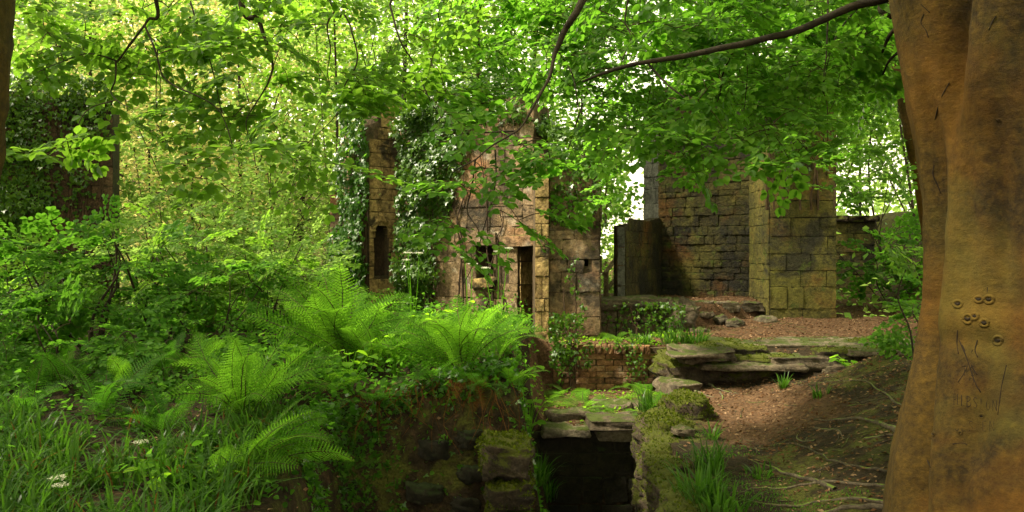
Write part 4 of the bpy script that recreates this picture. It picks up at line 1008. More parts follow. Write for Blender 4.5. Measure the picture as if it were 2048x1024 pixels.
ivy_on('dark ivy hanging over the upper part of the buttress', 'ivy on the ruins', planar(W(1500, 0, 12.2)[:2], W(1668, 0, 12.3)[:2], 2.3, 4.6), 1200, .08, 10, (4.6, 12.2, 2.3), lambda s, t: np.clip(S(t + .4 * vnoise(s * 5, t * 5, 0, 6), .2, .9), 0, 1) * (1 - .8 * S(s, .5, .75)), .7)

# ------------------------------------------------------------------ ferns
def frond_mesh(seed, mats, arch=1.0, npin=27, width=.2, ppl=6):
    rg = np.random.default_rng(seed); a_ = Acc(); n = 30
    ang = rad(12) + np.linspace(0, 1, n) ** 1.5 * rad(78) * arch; ds = 1 / n
    X = np.concatenate([[0], np.cumsum(np.sin(ang) * ds)]); Z = np.concatenate([[0], np.cumsum(np.cos(ang) * ds)])
    side = np.cumsum(rg.normal(size=n + 1)) * .003
    spine = np.stack([X, side, Z], -1); V_, T_ = tube(spine, np.linspace(.006, .0015, n + 1), 4); a_.add(V_, T_, 1)
    V = []; T = []
    for k in range(npin):
        s = .17 + .83 * (k / npin) ** .95
        f = s * n; i0 = min(int(f), n - 1); p = spine[i0] + (spine[i0 + 1] - spine[i0]) * (f - i0)
        tg = spine[i0 + 1] - spine[i0]; tg /= np.linalg.norm(tg); yv = np.array([0, 1., 0]); nv = np.cross(tg, yv)
        L = width * (math.sin(math.pi * min(1, (s - .08) / .92) ** .75) ** .8) * rg.uniform(.9, 1.08) * (1 if s < .93 else .8) + .004
        for sg in (-1, 1):
            dr = yv * sg * math.cos(.30) + tg * math.sin(.30 + .35 * s) ; dr = dr / np.linalg.norm(dr)
            dr = dr - nv * 0
            w_ = L * .03 + .0095; per = np.cross(nv, dr); droop = -nv * 0
            m_ = ppl if L > .04 else 4
            for q in range(m_):
                x0 = q / m_; x1 = (q + 1.15) / m_; xm = (q + .62) / m_; ww = w_ * (1 - x0) ** .55
                c0 = p + dr * L * x0; c1 = p + dr * L * x1; c0 = c0 + nv * .10 * L * x0 ** 2; c1 = c1 + nv * .10 * L * x1 ** 2
                b = len(V)
                V += [c0, c1, p + dr * L * (xm + .25 / m_) + per * ww + nv * .10 * L * xm ** 2 + nv * ww * .15, p + dr * L * (xm + .25 / m_) - per * ww + nv * .10 * L * xm ** 2 + nv * ww * .15]
                T += [(b, b + 1, b + 2), (b, b + 3, b + 1)]
    V = np.array(V); a_.add(V, np.array(T), 0)
    return a_.mesh('frond', mats, True)
FR = {}
for nm, ms in (('green', [M['fern'], M['twig']]), ('dark', [M['fern_shaded'], M['twig']]), ('dead', [M['dead'], M['dead']])):
    FR[nm] = [frond_mesh(200 + q, ms, arch=(.6, .85, 1.05, .45, 1.2)[q], width=(.17, .18, .19, .16, .17)[q]) for q in range(5)]
def fern(u, v, Y, size, n, label, kind='green', spread=1.0, tilt=.0, dead=0, seed=0, low=False, aim=None):
    rg = np.random.default_rng(seed + 500); p = W(u, v, Y); p[2] = float(height(p[0], p[1]))
    th = thing('fern', label, 'fern', tuple(p), 'ferns on the banks and terrace')
    for k in range(n + dead):
        ded = k >= n
        o = bpy.data.objects.new('frond' if not ded else 'dead_frond', FR['dead' if ded else kind][int(rg.integers(0, 5)) if not low else (2, 4)[k % 2]]); COL.objects.link(o)
        o.parent = th; a_ = k / max(n, 1) * 2 * math.pi + rg.normal() * .25
        if aim is not None: a_ = aim[0] + aim[1] * (k / max(n - 1, 1) - .5) + rg.normal() * .1
        if ded: a_ = -math.pi / 2 + rg.normal() * .7
        o.location = (rg.normal() * .02, rg.normal() * .02, -.01)
        o.rotation_euler = (rg.normal() * .4, (rg.uniform(-.05, .35) * spread + tilt if not low else rg.uniform(.5, .9)) + (1.1 if ded else 0), a_)
        s_ = size * rg.uniform(.75, 1.1) * (.7 if ded else 1); o.scale = (s_, s_, s_)
    return th
fern(690, 722, 7.9, 1.15, 26, 'tallest bright fern rising in front of the arched window', seed=1, spread=.3)
fern(745, 735, 7.7, .85, 14, 'bright fern leaning right beside the tallest fern', seed=2)
fern(925, 772, 7.1, .88, 26, 'bright spreading fern at the bank corner in front of the doorway', seed=3, dead=5)
fern(1000, 760, 7.3, .62, 8, 'fern with arching fronds right at the bank corner', seed=4, aim=(.2, 1.8))
fern(490, 850, 6.1, .86, 26, 'mid green fern on the slope left of the dark bank', seed=5)
fern(560, 800, 6.7, .66, 9, 'fern tucked behind the slope fern under the shrubs', seed=6)
fern(478, 960, 5.1, .74, 14, 'low fern with fronds reaching right over the dark bank', seed=7, tilt=.2, aim=(.1, 2.2))
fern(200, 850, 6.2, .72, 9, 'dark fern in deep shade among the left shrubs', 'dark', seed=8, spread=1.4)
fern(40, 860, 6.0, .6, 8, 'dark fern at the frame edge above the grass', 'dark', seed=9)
fern(650, 820, 6.9, .5, 6, 'small fern overhanging the top of the earth bank', seed=10, tilt=.3, aim=(-1.2, 2.0), dead=3)
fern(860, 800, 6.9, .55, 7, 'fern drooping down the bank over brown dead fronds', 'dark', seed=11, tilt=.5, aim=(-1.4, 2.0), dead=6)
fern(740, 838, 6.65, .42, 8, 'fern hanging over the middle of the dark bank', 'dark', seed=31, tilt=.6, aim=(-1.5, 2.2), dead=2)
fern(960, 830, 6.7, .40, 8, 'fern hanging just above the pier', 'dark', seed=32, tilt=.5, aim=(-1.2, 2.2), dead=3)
fern(1020, 815, 6.8, .36, 7, 'small fern at the very corner of the bank above the pit', seed=33, tilt=.4, aim=(-.8, 2.2))
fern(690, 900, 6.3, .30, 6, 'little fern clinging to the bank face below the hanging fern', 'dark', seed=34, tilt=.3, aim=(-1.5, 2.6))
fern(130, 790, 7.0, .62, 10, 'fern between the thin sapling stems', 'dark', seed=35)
fern(270, 800, 6.8, .60, 10, 'arching fern under the low shaded bush', seed=36)
fern(400, 760, 7.2, .62, 12, 'fern rising behind the mid green slope fern', seed=37)
fern(600, 760, 7.4, .55, 10, 'fern between slope fern and tallest fern', seed=38)
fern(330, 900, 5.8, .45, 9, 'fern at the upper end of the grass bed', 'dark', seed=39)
fern(815, 640, 8.8, .6, 7, 'half hidden fern between the tall fern and the tower', seed=12)
fern(1165, 800, 8.9, .50, 10, 'small low fern in the middle of the terrace', seed=13, low=True)
fern(1240, 835, 8.3, .46, 9, 'small fern drooping near the terrace edge', seed=14, low=True)
fern(1290, 780, 9.3, .62, 10, 'terrace fern beside the ledges at the brick wall foot', seed=15, low=True)
fern(1130, 772, 9.7, .48, 8, 'pale small fern at the left foot of the brick wall', seed=16, low=True)
fern(1238, 680, 10.5, .42, 7, 'little fern growing on top of the brick wall', seed=17, low=True)
fern(800, 1000, 5.9, .22, 5, 'tiny fern at the foot of the dark bank', seed=18, low=True)
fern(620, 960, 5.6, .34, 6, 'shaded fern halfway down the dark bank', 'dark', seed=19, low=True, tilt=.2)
fern(1270, 1010, 6.1, .28, 5, 'tiny fern low down inside the pit', seed=20, low=True)
fern(1180, 790, 9.3, .42, 8, 'small fern against the middle of the brick wall', seed=21, low=True)
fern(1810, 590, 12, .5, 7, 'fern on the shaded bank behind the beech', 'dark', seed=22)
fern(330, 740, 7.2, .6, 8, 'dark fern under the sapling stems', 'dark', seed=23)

# ------------------------------------------------------------------ grass tufts
def blades(n, spread, h, rng, base=None, w_=.007, curl=1.0):
    a_ = rng.uniform(0, 2 * math.pi, n); r_ = spread * np.sqrt(rng.random(n)); B0 = np.stack([r_ * np.cos(a_), r_ * np.sin(a_), 0 * r_], -1) if base is None else base
    H = h * rng.uniform(.5, 1.15, n); d = a_ if base is None else rng.uniform(0, 2 * math.pi, n); d = d + rng.normal(size=n) * .5
    lean = rng.uniform(.15, 1.0, n) * curl; k = 6; V = np.zeros((n, k * 2, 3))
    sd_ = np.stack([-np.sin(d), np.cos(d), 0 * d], -1)
    for q in range(k):
        t = q / (k - 1); hor = H * lean * t ** 1.8 * .8; ver = H * (t - .38 * lean * t ** 2.6)
        c = B0 + np.stack([np.cos(d) * hor, np.sin(d) * hor, ver], -1); ww = w_ * (1 - t ** 2.2) * (.6 + .8 * min(1, t * 3)) + .0004
        V[:, 2 * q] = c + sd_ * ww; V[:, 2 * q + 1] = c - sd_ * ww
    Tq_ = []
    for q in range(k - 1): Tq_.append((2 * q, 2 * q + 1, 2 * q + 3)); Tq_.append((2 * q, 2 * q + 3, 2 * q + 2))
    Tq_ = np.array(Tq_); return V.reshape(-1, 3), (Tq_[None] + (np.arange(n) * 2 * k)[:, None, None]).reshape(-1, 3)
TUFT = [('long arching grass tuft hanging over the mossy wall edge', 1300, 860, 8.0, .32, 90, .10), ('upright woodrush clump on the mossy bank right of the pit', 1420, 905, 5.9, .30, 70, .12), ('dense woodrush clump low on the mossy bank right of the pit', 1400, 965, 5.3, .32, 110, .16),
        ('woodrush clump spreading at the pit wall bottom corner', 1440, 1000, 5.0, .26, 90, .16), ('small grass tuft beside the rounded mossy boulder', 1425, 850, 6.9, .2, 26, .05), ('rosette of broad grass blades below the ledges', 1565, 778, 8.7, .22, 30, .05),
        ('small tuft at the edge of the mossy slope by the path', 1640, 815, 7.6, .16, 26, .08), ('grass tuft on the brick wall top nearest the ivy block', 1285, 672, 10.3, .2, 60, .14), ('grass tuft on the brick wall top beside the ledges', 1350, 678, 10.15, .24, 80, .18),
        ('drooping grass at the ledge end of the brick wall', 1388, 690, 10.0, .26, 90, .16), ('low grass strip at the foot of the dark wall', 1300, 596, 12.2, .12, 120, .35), ('thin grass tuft on top of the worn stone block', 1240, 600, 12.0, .12, 80, .3),
        ('sparse grass tuft on the mossy slope by the woodrush', 1520, 930, 5.8, .14, 30, .1), ('grass tuft on the fern bank corner over the pit', 1075, 830, 7.4, .28, 90, .14), ('grass hanging at the pit edge below the fern corner', 1090, 860, 7.7, .24, 70, .12),
        ('small grass tuft in the shade at the bank foot', 700, 1010, 5.6, .2, 40, .12), ('grass tuft by the beech foot shrub', 1830, 690, 9.4, .2, 40, .2)]
for k, (lb, u, v, Yk, h, n, sp) in enumerate(TUFT):
    rng = np.random.default_rng(900 + k); p = W(u, v, Yk); gz = float(height(p[0], p[1]))
    V_, T_ = blades(n, sp, h, rng); V_ = V_ + np.array([p[0], p[1], 0]); V_[:, 2] += gz - .02
    V_[:, 2] += 0
    a_ = Acc(); a_.add(V_, T_); o = a_.build('grass_tuft', M['grass']); tag(o, lb, 'grass tuft', 'grass and woodrush tufts')
# the grass bed at lower left
rng = np.random.default_rng(33); n = 3600
bx = rng.uniform(-4.2, -1.2, n * 2); by = rng.uniform(3.6, 6.4, n * 2); u_ = 1024 + F * bx / by
ok = (vnoise(bx * 2.2, by * 2.2, 0, 8) > -.25 + .5 * S(by, 5.2, 6.4)) & (bx < -1.55 + .1 * (by - 4)); bx, by = bx[ok][:n], by[ok][:n]
V_, T_ = blades(len(bx), 0, .36, rng, np.stack([bx, by, height(bx, by) - .02], -1), .0062, 1.4)
a_ = Acc(); a_.add(V_, T_); tag(a_.build('grass', M['grass']), 'dense long bladed grass covering the near slope', 'grass', kind='stuff')
rng = np.random.default_rng(35); ix = rng.choice(len(bx), 260)
V_, T_ = blades(260, 0, .34, rng, np.stack([bx[ix], by[ix], height(bx[ix], by[ix]) - .02], -1), .004, 1.8)
a_ = Acc(); a_.add(V_, T_); tag(a_.build('dry_grass', M['dead']), 'dry brown blades mixed through the green grass', 'grass', kind='stuff')
# moss fuzz: very short blades over stones' tops and the mossy bank
rng = np.random.default_rng(34); n = 9000
bx = rng.uniform(1.05, 2.4, n); by = rng.uniform(4.8, 8.6, n); ok = (right_in(bx, by) > .02) & (vnoise(bx * 3, by * 3, 0, 44) > -.1 + S(bx, 1.6, 2.3))
bx, by = bx[ok], by[ok]
V_, T_ = blades(len(bx), 0, .022, rng, np.stack([bx, by, height(bx, by) - .003], -1), .0022)
a_ = Acc(); a_.add(V_, T_); tag(a_.build('moss', M['shrub']), 'short fuzzy moss on the bank beside the pit', 'moss', kind='stuff')

def fuzz_on(objs, n, label, lng=.020, up=.35, seed=0):
    """short moss blades growing out of the upward faces of stones"""
    rng = np.random.default_rng(seed); PP = []; NN = []; AA = []
    for o in objs:
        me = o.data; k = len(me.polygons); c = np.zeros(k * 3); nn_ = np.zeros(k * 3); ar = np.zeros(k)
        me.polygons.foreach_get('center', c); me.polygons.foreach_get('normal', nn_); me.polygons.foreach_get('area', ar)
        Mw = np.array(Matrix.Translation(o.location) @ o.rotation_euler.to_matrix().to_4x4())
        PP.append(c.reshape(-1, 3) @ Mw[:3, :3].T + Mw[:3, 3]); NN.append(nn_.reshape(-1, 3) @ Mw[:3, :3].T); AA.append(ar)
    PP = np.concatenate(PP); NN = np.concatenate(NN); AA = np.concatenate(AA)
    w_ = AA * S(NN[:, 2] + .8 * vnoise(PP[:, 0] * 5, PP[:, 1] * 5, PP[:, 2] * 5, seed), up - .2, up + .3); w_ /= w_.sum()
    ix = rng.choice(len(PP), n, p=w_); sp_ = np.sqrt(AA[ix])[:, None]
    P = PP[ix] + rng.normal(size=(n, 3)) * sp_ * .35; N = NN[ix]; P = P - N * np.einsum('ij,ij->i', P - PP[ix], N)[:, None]
    f = N + rng.normal(size=(n, 3)) * .5 + [0, 0, .2]; L = lng * rng.uniform(.4, 1.3, n)
    a_ = Acc(); put_leaves(a_, 'simple', P - N * .003, frames(f, rng.normal(size=(n, 3))), L); o = a_.build('moss', M['moss']); tag(o, label, 'moss', kind='stuff')
fuzz_on(list(mw.children), 16000, 'bright moss carpeting the tumbled wall by the pit', seed=1, up=.15)
fuzz_on([o for o in bpy.data.objects if o.name.startswith('mossy_boulder')], 5000, 'thick moss on the two boulders over the pit', .024, seed=2, up=.0)
fuzz_on(list(pr.children), 6000, 'moss hanging over the pier blocks', .024, seed=3, up=.2)
fuzz_on([o for o in oc.children if 'mossrock' in o.data.name or o.data.materials[0] is M['mossrock']], 9000, 'patchy moss over the path ledges', .02, seed=4, up=.5)
# ------------------------------------------------------------------ undergrowth leaves, litter
def ground_leaves(name, label, cat, n, fx, fy, dens, kind, leaf, hgt, m, seed, flat=.4, smooth=True):
    rng = np.random.default_rng(seed); x_ = rng.uniform(*fx, n * 3); y_ = rng.uniform(*fy, n * 3); ok = rng.random(n * 3) < dens(x_, y_); x_, y_ = x_[ok][:n], y_[ok][:n]
    k = len(x_); z_ = height(x_, y_) + hgt[0] + (hgt[1] - hgt[0]) * rng.random(k) ** 1.5 * np.clip(.5 + vnoise(x_ * 2.5, y_ * 2.5, 0, seed), .1, 1)
    e = .04; gxn = (height(x_ + e, y_) - height(x_ - e, y_)) / (2 * e); gyn = (height(x_, y_ + e) - height(x_, y_ - e)) / (2 * e)
    N = np.stack([-gxn, -gyn, np.ones(k)], -1); N /= np.linalg.norm(N, axis=1)[:, None]
    fw_ = rng.normal(size=(k, 3)) * np.array([1, 1, .3]); nr = N + rng.normal(size=(k, 3)) * flat
    P = np.stack([x_, y_, z_], -1)
    a_ = Acc(); put_leaves(a_, kind, P, frames(fw_, nr), leaf * rng.uniform(.5, 1.3, k)); o = a_.build(name, m); tag(o, label, cat, kind='stuff'); return o
ground_leaves('leaf_litter', 'brown fallen beech leaves strewn over path and terrace', 'leaf litter', 24000, (-2.6, 6.2), (4.6, 14),
    lambda x, y: np.where(left_in(x, y) > -.3, .25, .08 + .8 * S(x, 1.6, 2.1) * (1 - S(x, 3.0 + .1 * y, 4.2 + .1 * y) * (y < 9)) + .8 * (y > 8) * (x < 2.2)) , 'simple', .034, (.004, .012), M['litter'], 61, .35)
ground_leaves('undergrowth', 'tangle of small leafy plants covering the fern bank', 'undergrowth', 20000, (-6.5, .3), (4.5, 12),
    lambda x, y: S(left_in(x, y), -.25, .05) * np.where(y < 6.3, .25, .8) * np.clip(.6 + vnoise(x * 1.5, y * 1.5, 0, 3), .15, 1), 'beech', .055, (.02, .42), M['shrub'], 62, .6)
ground_leaves('bank_creepers', 'ivy and small leaves creeping down the dark earth bank', 'creepers', 15000, (-1.9, .35), (5.4, 7.4),
    lambda x, y: S(left_in(x, y), -.5, -.2) * (1 - S(left_in(x, y), .1, .3)) * np.clip(.42 + 1.4 * vnoise(x * 3, y * 3, 0, 13), .03, 1), 'ivy', .05, (.01, .16), M['shrub'], 63, .6)
ground_leaves('terrace_herbs', 'small green herbs scattered among leaves on the terrace', 'herbs', 330, (.25, 2.0), (8.05, 10.0),
    lambda x, y: np.clip(.15 + 1.5 * vnoise(x * 3, y * 3, 0, 17) + .4 * (y > 9.7), 0, 1), 'round', .035, (.01, .08), M['herb'], 64, .5)
ground_leaves('wall_top_herbs', 'low herbs and seedlings on the ledge above the brick wall', 'herbs', 450, (.55, 2.4), (10.15, 11.0),
    lambda x, y: np.clip(.3 + 1.2 * vnoise(x * 4, y * 4, 0, 18), 0, 1), 'round', .035, (.01, .09), M['herb'], 65, .5)
ground_leaves('bank_foliage', 'dark leafy plants on the steep bank past the far wall', 'undergrowth', 7000, (4.9, 11), (9, 20),
    lambda x, y: S(x - (6.5 + (y - 14) * .35), -.2, .4) * .9, 'beech', .09, (.03, .6), M['shrub'], 66, .6)
ground_leaves('far_undergrowth', 'green ground cover running back under the woodland', 'undergrowth', 26000, (-22, 6), (12, 34),
    lambda x, y: np.clip(.5 + .6 * vnoise(x * .5, y * .5, 0, 19), .05, 1) * np.where((x > -2.4) & (x < 5) & (y < 15.5), 0, 1), 'simple', .13, (.05, 1.7), M['far'], 67, .6)
# roots and dead stalks hanging out of the bank
rng = np.random.default_rng(70); a_ = Acc()
for q in range(80):
    x0 = rng.uniform(-1.6, .05); y0 = 6.6 if x0 > -1.4 else rng.uniform(5.2, 6.5); y0 = 6.62 + .1 * rng.normal()
    z0 = float(height(x0, y0 + .25)) + .02; L = rng.uniform(.15, .5)
    pts = np.array([(x0, y0 + .12, z0), (x0 + rng.normal() * .03, y0 - .02, z0 - .02), (x0 + rng.normal() * .06, y0 - .10, z0 - L * .5), (x0 + rng.normal() * .09, y0 - .12 - rng.random() * .06, z0 - L)])
    V_, T_ = tube(catmull(pts, 3), np.linspace(.004, .0015, 10), 3); a_.add(V_, T_)
tag(a_.build('hanging_roots', M['dead']), 'reddish dead stalks and rootlets hanging over the bank edge', 'roots', kind='stuff')
# exposed pale roots on the ledges and twigs on the slope
for k, (pts, r_, lb) in enumerate([([(2.24, 9.35), (2.3, 9.15), (2.36, 9.0), (2.5, 8.85)], .02, 'pale root curling down the mossy ledge'), ([(2.0, 9.2), (2.02, 9.0), (2.12, 8.8), (2.2, 8.7)], .02, 'pale root at the foot of the ledge by the boulder'), ([(2.3, 8.85), (2.28, 8.65), (2.24, 8.55)], .014, 'short pale root running onto the path'),
     ([(2.5, 6.6), (2.55, 6.3), (2.5, 6.0)], .012, 'bent grey stick on the mossy slope'), ([(2.35, 6.2), (2.3, 6.45), (2.45, 6.8)], .01, 'forked grey twig lying across the slope'), ([(2.6, 5.9), (2.75, 5.7), (2.8, 5.5)], .011, 'curved twig close to the beech foot')]):
    o = ground_tube(pts, r_, M['root'], 'surface_root' if k < 3 else 'stick', None, .6); tag(o, lb, 'root' if k < 3 else 'stick', 'bare roots and sticks on the ground')
rng = np.random.default_rng(71); a_ = Acc()
for q in range(260):
    x0, y0 = rng.uniform(1.3, 4.2), rng.uniform(4.8, 9.2) if q % 3 else rng.uniform(10, 13); L = rng.uniform(.04, .22); t_ = rng.uniform(0, 6.28)
    xs_ = np.linspace(0, L, 4); X_ = x0 + xs_ * math.cos(t_) + rng.normal(size=4) * .006; Y_ = y0 + xs_ * math.sin(t_) + rng.normal(size=4) * .006
    V_, T_ = tube(np.stack([X_, Y_, height(X_, Y_) + .006], -1), .0028, 4); a_.add(V_, T_)
tag(a_.build('fallen_twigs', M['root']), 'thin fallen twigs scattered over path and slope', 'twigs', kind='stuff')

# ------------------------------------------------------------------ broadleaf herbs and umbellifers
lm = np_mesh('leaf', *LT['round'], True, [M['herb']])
def herb(u, v, Y, h, n, label, leaf=.11, umb=0, seed=0):
    rng = np.random.default_rng(seed + 50); p = W(u, v, Y); p[2] = float(height(p[0], p[1])); th = thing('flowering_herb' if umb else 'broadleaf_herb', label, 'plant', tuple(p), 'soft herbs among the ferns')
    a_ = Acc()
    for k in range(n):
        an = rng.uniform(0, 6.28); r_ = rng.uniform(.03, .2); hh = h * rng.uniform(.25, 1 if not umb else .6)
        e = np.array([p[0] + r_ * math.cos(an), p[1] + r_ * math.sin(an), p[2] + hh]); V_, T_ = tube(catmull([p, (p + e) / 2 + [0, 0, hh * .15], e], 3), .003, 4); a_.add(V_, T_)
        o = bpy.data.objects.new('leaf', lm); COL.objects.link(o); o.parent = th; o.matrix_parent_inverse = Matrix.Translation(-th.location)
        o.location = e; o.rotation_euler = (rng.normal() * .3, rng.uniform(-.1, .4), an); s_ = leaf * rng.uniform(.6, 1.2); o.scale = (s_, s_, s_)
    heads = []
    for k in range(umb):
        t = p + np.array([rng.normal() * .07, rng.normal() * .05, h * rng.uniform(.88, 1.08)]); V_, T_ = tube(catmull([p, p * .5 + t * .5 + [.02, 0, .05], t - [0, 0, .04]], 4), np.linspace(.005, .003, 9), 5); a_.add(V_, T_)
        heads.append(t)
    a_.build('stems', M['herb'], th)
    for t in heads:
        f = Acc()
        for q in range(14):
            aa = q * 2.4; rr = .042 * math.sqrt(q / 14); c = t + np.array([rr * math.cos(aa), rr * math.sin(aa), -.12 * rr + .0])
            V_, T_ = tube(np.array([t - [0, 0, .04], c]), .0012, 3); f.add(V_, T_, 1)
            fwq = rng.normal(size=(9, 3)) * [1, 1, .3]; Pq = c + rng.normal(size=(9, 3)) * [.006, .006, .003]
            Vq, Tq_ = LT['round']; put_leaves(f, 'simple', Pq, frames(fwq, rng.normal(size=(9, 3)) * .3 + [0, 0, 1]), np.full(9, .011), 0)
        f.build('flower_head', [M['flower'], M['herb']], th)
herb(987, 770, 7.6, .98, 8, 'tall umbellifer with white flower heads in front of the window hole', .09, 3, 1)
herb(930, 770, 7.8, .90, 7, 'umbellifer with small white heads between the two bright ferns', .09, 2, 2)
herb(820, 740, 8.3, .98, 8, 'white flowering umbellifer beside the dark ivy curtain', .08, 3, 3)
herb(305, 960, 5.0, .22, 3, 'small creamy flower head standing in the grass bed', .05, 1, 4)
herb(135, 1010, 4.4, .2, 3, 'faded cream flower heads low in the near grass', .05, 2, 5)
for k, (u, v, Yk, lb) in enumerate([(640, 745, 7.6, 'round leaved herb left of the tallest fern foot'), (790, 760, 7.3, 'pale broadleaf herb below the tallest fern'), (800, 700, 8.0, 'pale herb patch between tall fern and corner fern'), (1010, 720, 8.0, 'broadleaf herb rising behind the corner fern'),
      (860, 690, 8.3, 'leafy herb behind the umbellifers'), (700, 790, 7.0, 'low broadleaf herb on the bank top'), (1040, 800, 7.2, 'herb leaning over the pit at the bank corner'), (960, 700, 8.4, 'leafy herb near the tower wall foot'), (350, 1000, 4.9, 'broadleaf herb at the end of the grass bed'), (400, 1015, 4.8, 'wide leaved herb low on the shaded slope'), (560, 720, 7.8, 'herb under the shrub stems left of the tall fern'), (1060, 760, 7.8, 'green herb beside the pilaster foot'),
      (750, 700, 8.2, 'soft herb immediately behind the bright leaning fern'), (1700, 770, 8.8, 'seedling on the mossy ledge end')]):
    herb(u, v, Yk, (.3, .42, .36)[k % 3] if k not in (8, 9, 13) else .16, 16, lb, .10, 0, 20 + k)

# ------------------------------------------------------------------ shrubs and saplings
def shrub(u, v, Y, h, w_, n, label, m='shrub', leaf=.06, seed=0, stems=4, name='shrub', bot=.25):
    rng = np.random.default_rng(seed + 700); p = W(u, v, Y); p[2] = float(height(p[0], p[1]))
    th = thing(name, label, 'shrub', tuple(p), 'shrubs and saplings'); sk = []; 
    for k in range(stems):
        t = p + np.array([rng.normal() * w_ * .28, rng.normal() * w_ * .28, h * rng.uniform(.7, .95)]); b = p + np.array([rng.normal() * .06, rng.normal() * .06, -.05])
        P_ = catmull([b, b * .6 + t * .4 + rng.normal(size=3) * .06, b * .25 + t * .75 + rng.normal(size=3) * .08, t], 5)
        a_ = Acc(); V_, T_ = tube(P_, np.linspace(.02 if h > 1.3 else .010, .004, len(P_)), 6, .2); a_.add(V_, T_); a_.build('stem', M['bark_dark'], th); sk += list(P_[3:])
    d_ = rand_unit(n, rng); T = p + np.array([0, 0, h * (bot + .5 * (1 - bot))]) + d_ * (rng.random(n) ** .4)[:, None] * np.array([w_ * .5, w_ * .5, h * (1 - bot) * .5])
    acc = Acc(); dirs = connect(sk, None, T, acc, .005, rng=rng)
    fw_ = d_ * np.array([1, 1, .3]) + rng.normal(size=(n, 3)) * .3; nr = np.stack([rng.normal(size=n) * .35, -abs(rng.normal(size=n)) * .4 - .15, np.ones(n)], -1)
    P, Rm, s, tws = put_sprays(T, fw_, nr, rng.uniform(.5, .9, n), leaf, rng)
    acc.v += tws.v; acc.t += [t + acc.n for t in tws.t]; acc.m += tws.m; acc.n += tws.n
    acc.build('twigs', M['twig'], th, kind='stuff')
    la = Acc(); put_leaves(la, 'beech', P, Rm, s); la.build('leaves', M[m], th, kind='stuff')
SH = [(60, 690, 8.6, 1.25, 1.7, 50, 'leafy shrub at the frame edge below the ivy wall'), (205, 720, 8.2, 1.45, 1.3, 42, 'beech sapling with a thin dark stem in front of the ivy wall'), (330, 720, 9.0, 1.5, 1.7, 55, 'broad bright sapling right of the ivy wall'),
      (430, 710, 8.4, 1.0, 1.4, 42, 'low dark shrub above the slope ferns'), (520, 700, 9.4, 1.15, 1.5, 48, 'sunlit shrub left of the tallest fern'), (600, 690, 10.2, 1.0, 1.3, 36, 'shrub behind the tallest fern'), (120, 640, 10.3, 1.1, 1.4, 34, 'sapling partly covering the foot of the ivy wall'),
      (400, 640, 11.0, 1.6, 2.0, 55, 'pale sapling in the sunny gap between wall and tower'), (560, 640, 11.6, 1.3, 1.8, 44, 'bright sapling at the left flank of the tower'), (10, 760, 7.3, .9, 1.2, 32, 'dense shade shrub at the frame edge over the fern'), (300, 640, 12.8, 2.0, 2.0, 60, 'sunlit hazel behind the first row of saplings'),
      (120, 790, 7.0, .6, 1.1, 28, 'low shaded bush above the near grass'), (340, 790, 7.2, .5, 1.0, 22, 'low shaded bush between the slope ferns')]
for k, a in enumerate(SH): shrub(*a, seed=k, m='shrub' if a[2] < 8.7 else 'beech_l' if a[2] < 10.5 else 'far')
shrub(1850, 700, 8.2, .62, .7, 26, 'small beech shoot growing beside the big trunk', 'beech', .055, 40, 3)
shrub(1850, 620, 7.0, 1.2, .45, 5, 'sprig with pale leaves poking out beside the big trunk', 'beech_l', .07, 41, 2, bot=.6)
shrub(1790, 560, 13, 1.2, 1.6, 40, 'dark bush on top of the bank past the far wall', 'shrub', .07, 42, 3)
shrub(1225, 600, 17.5, 1.5, 1.4, 40, 'bright bush seen through the gap behind the railing', 'far', .08, 43, 3)

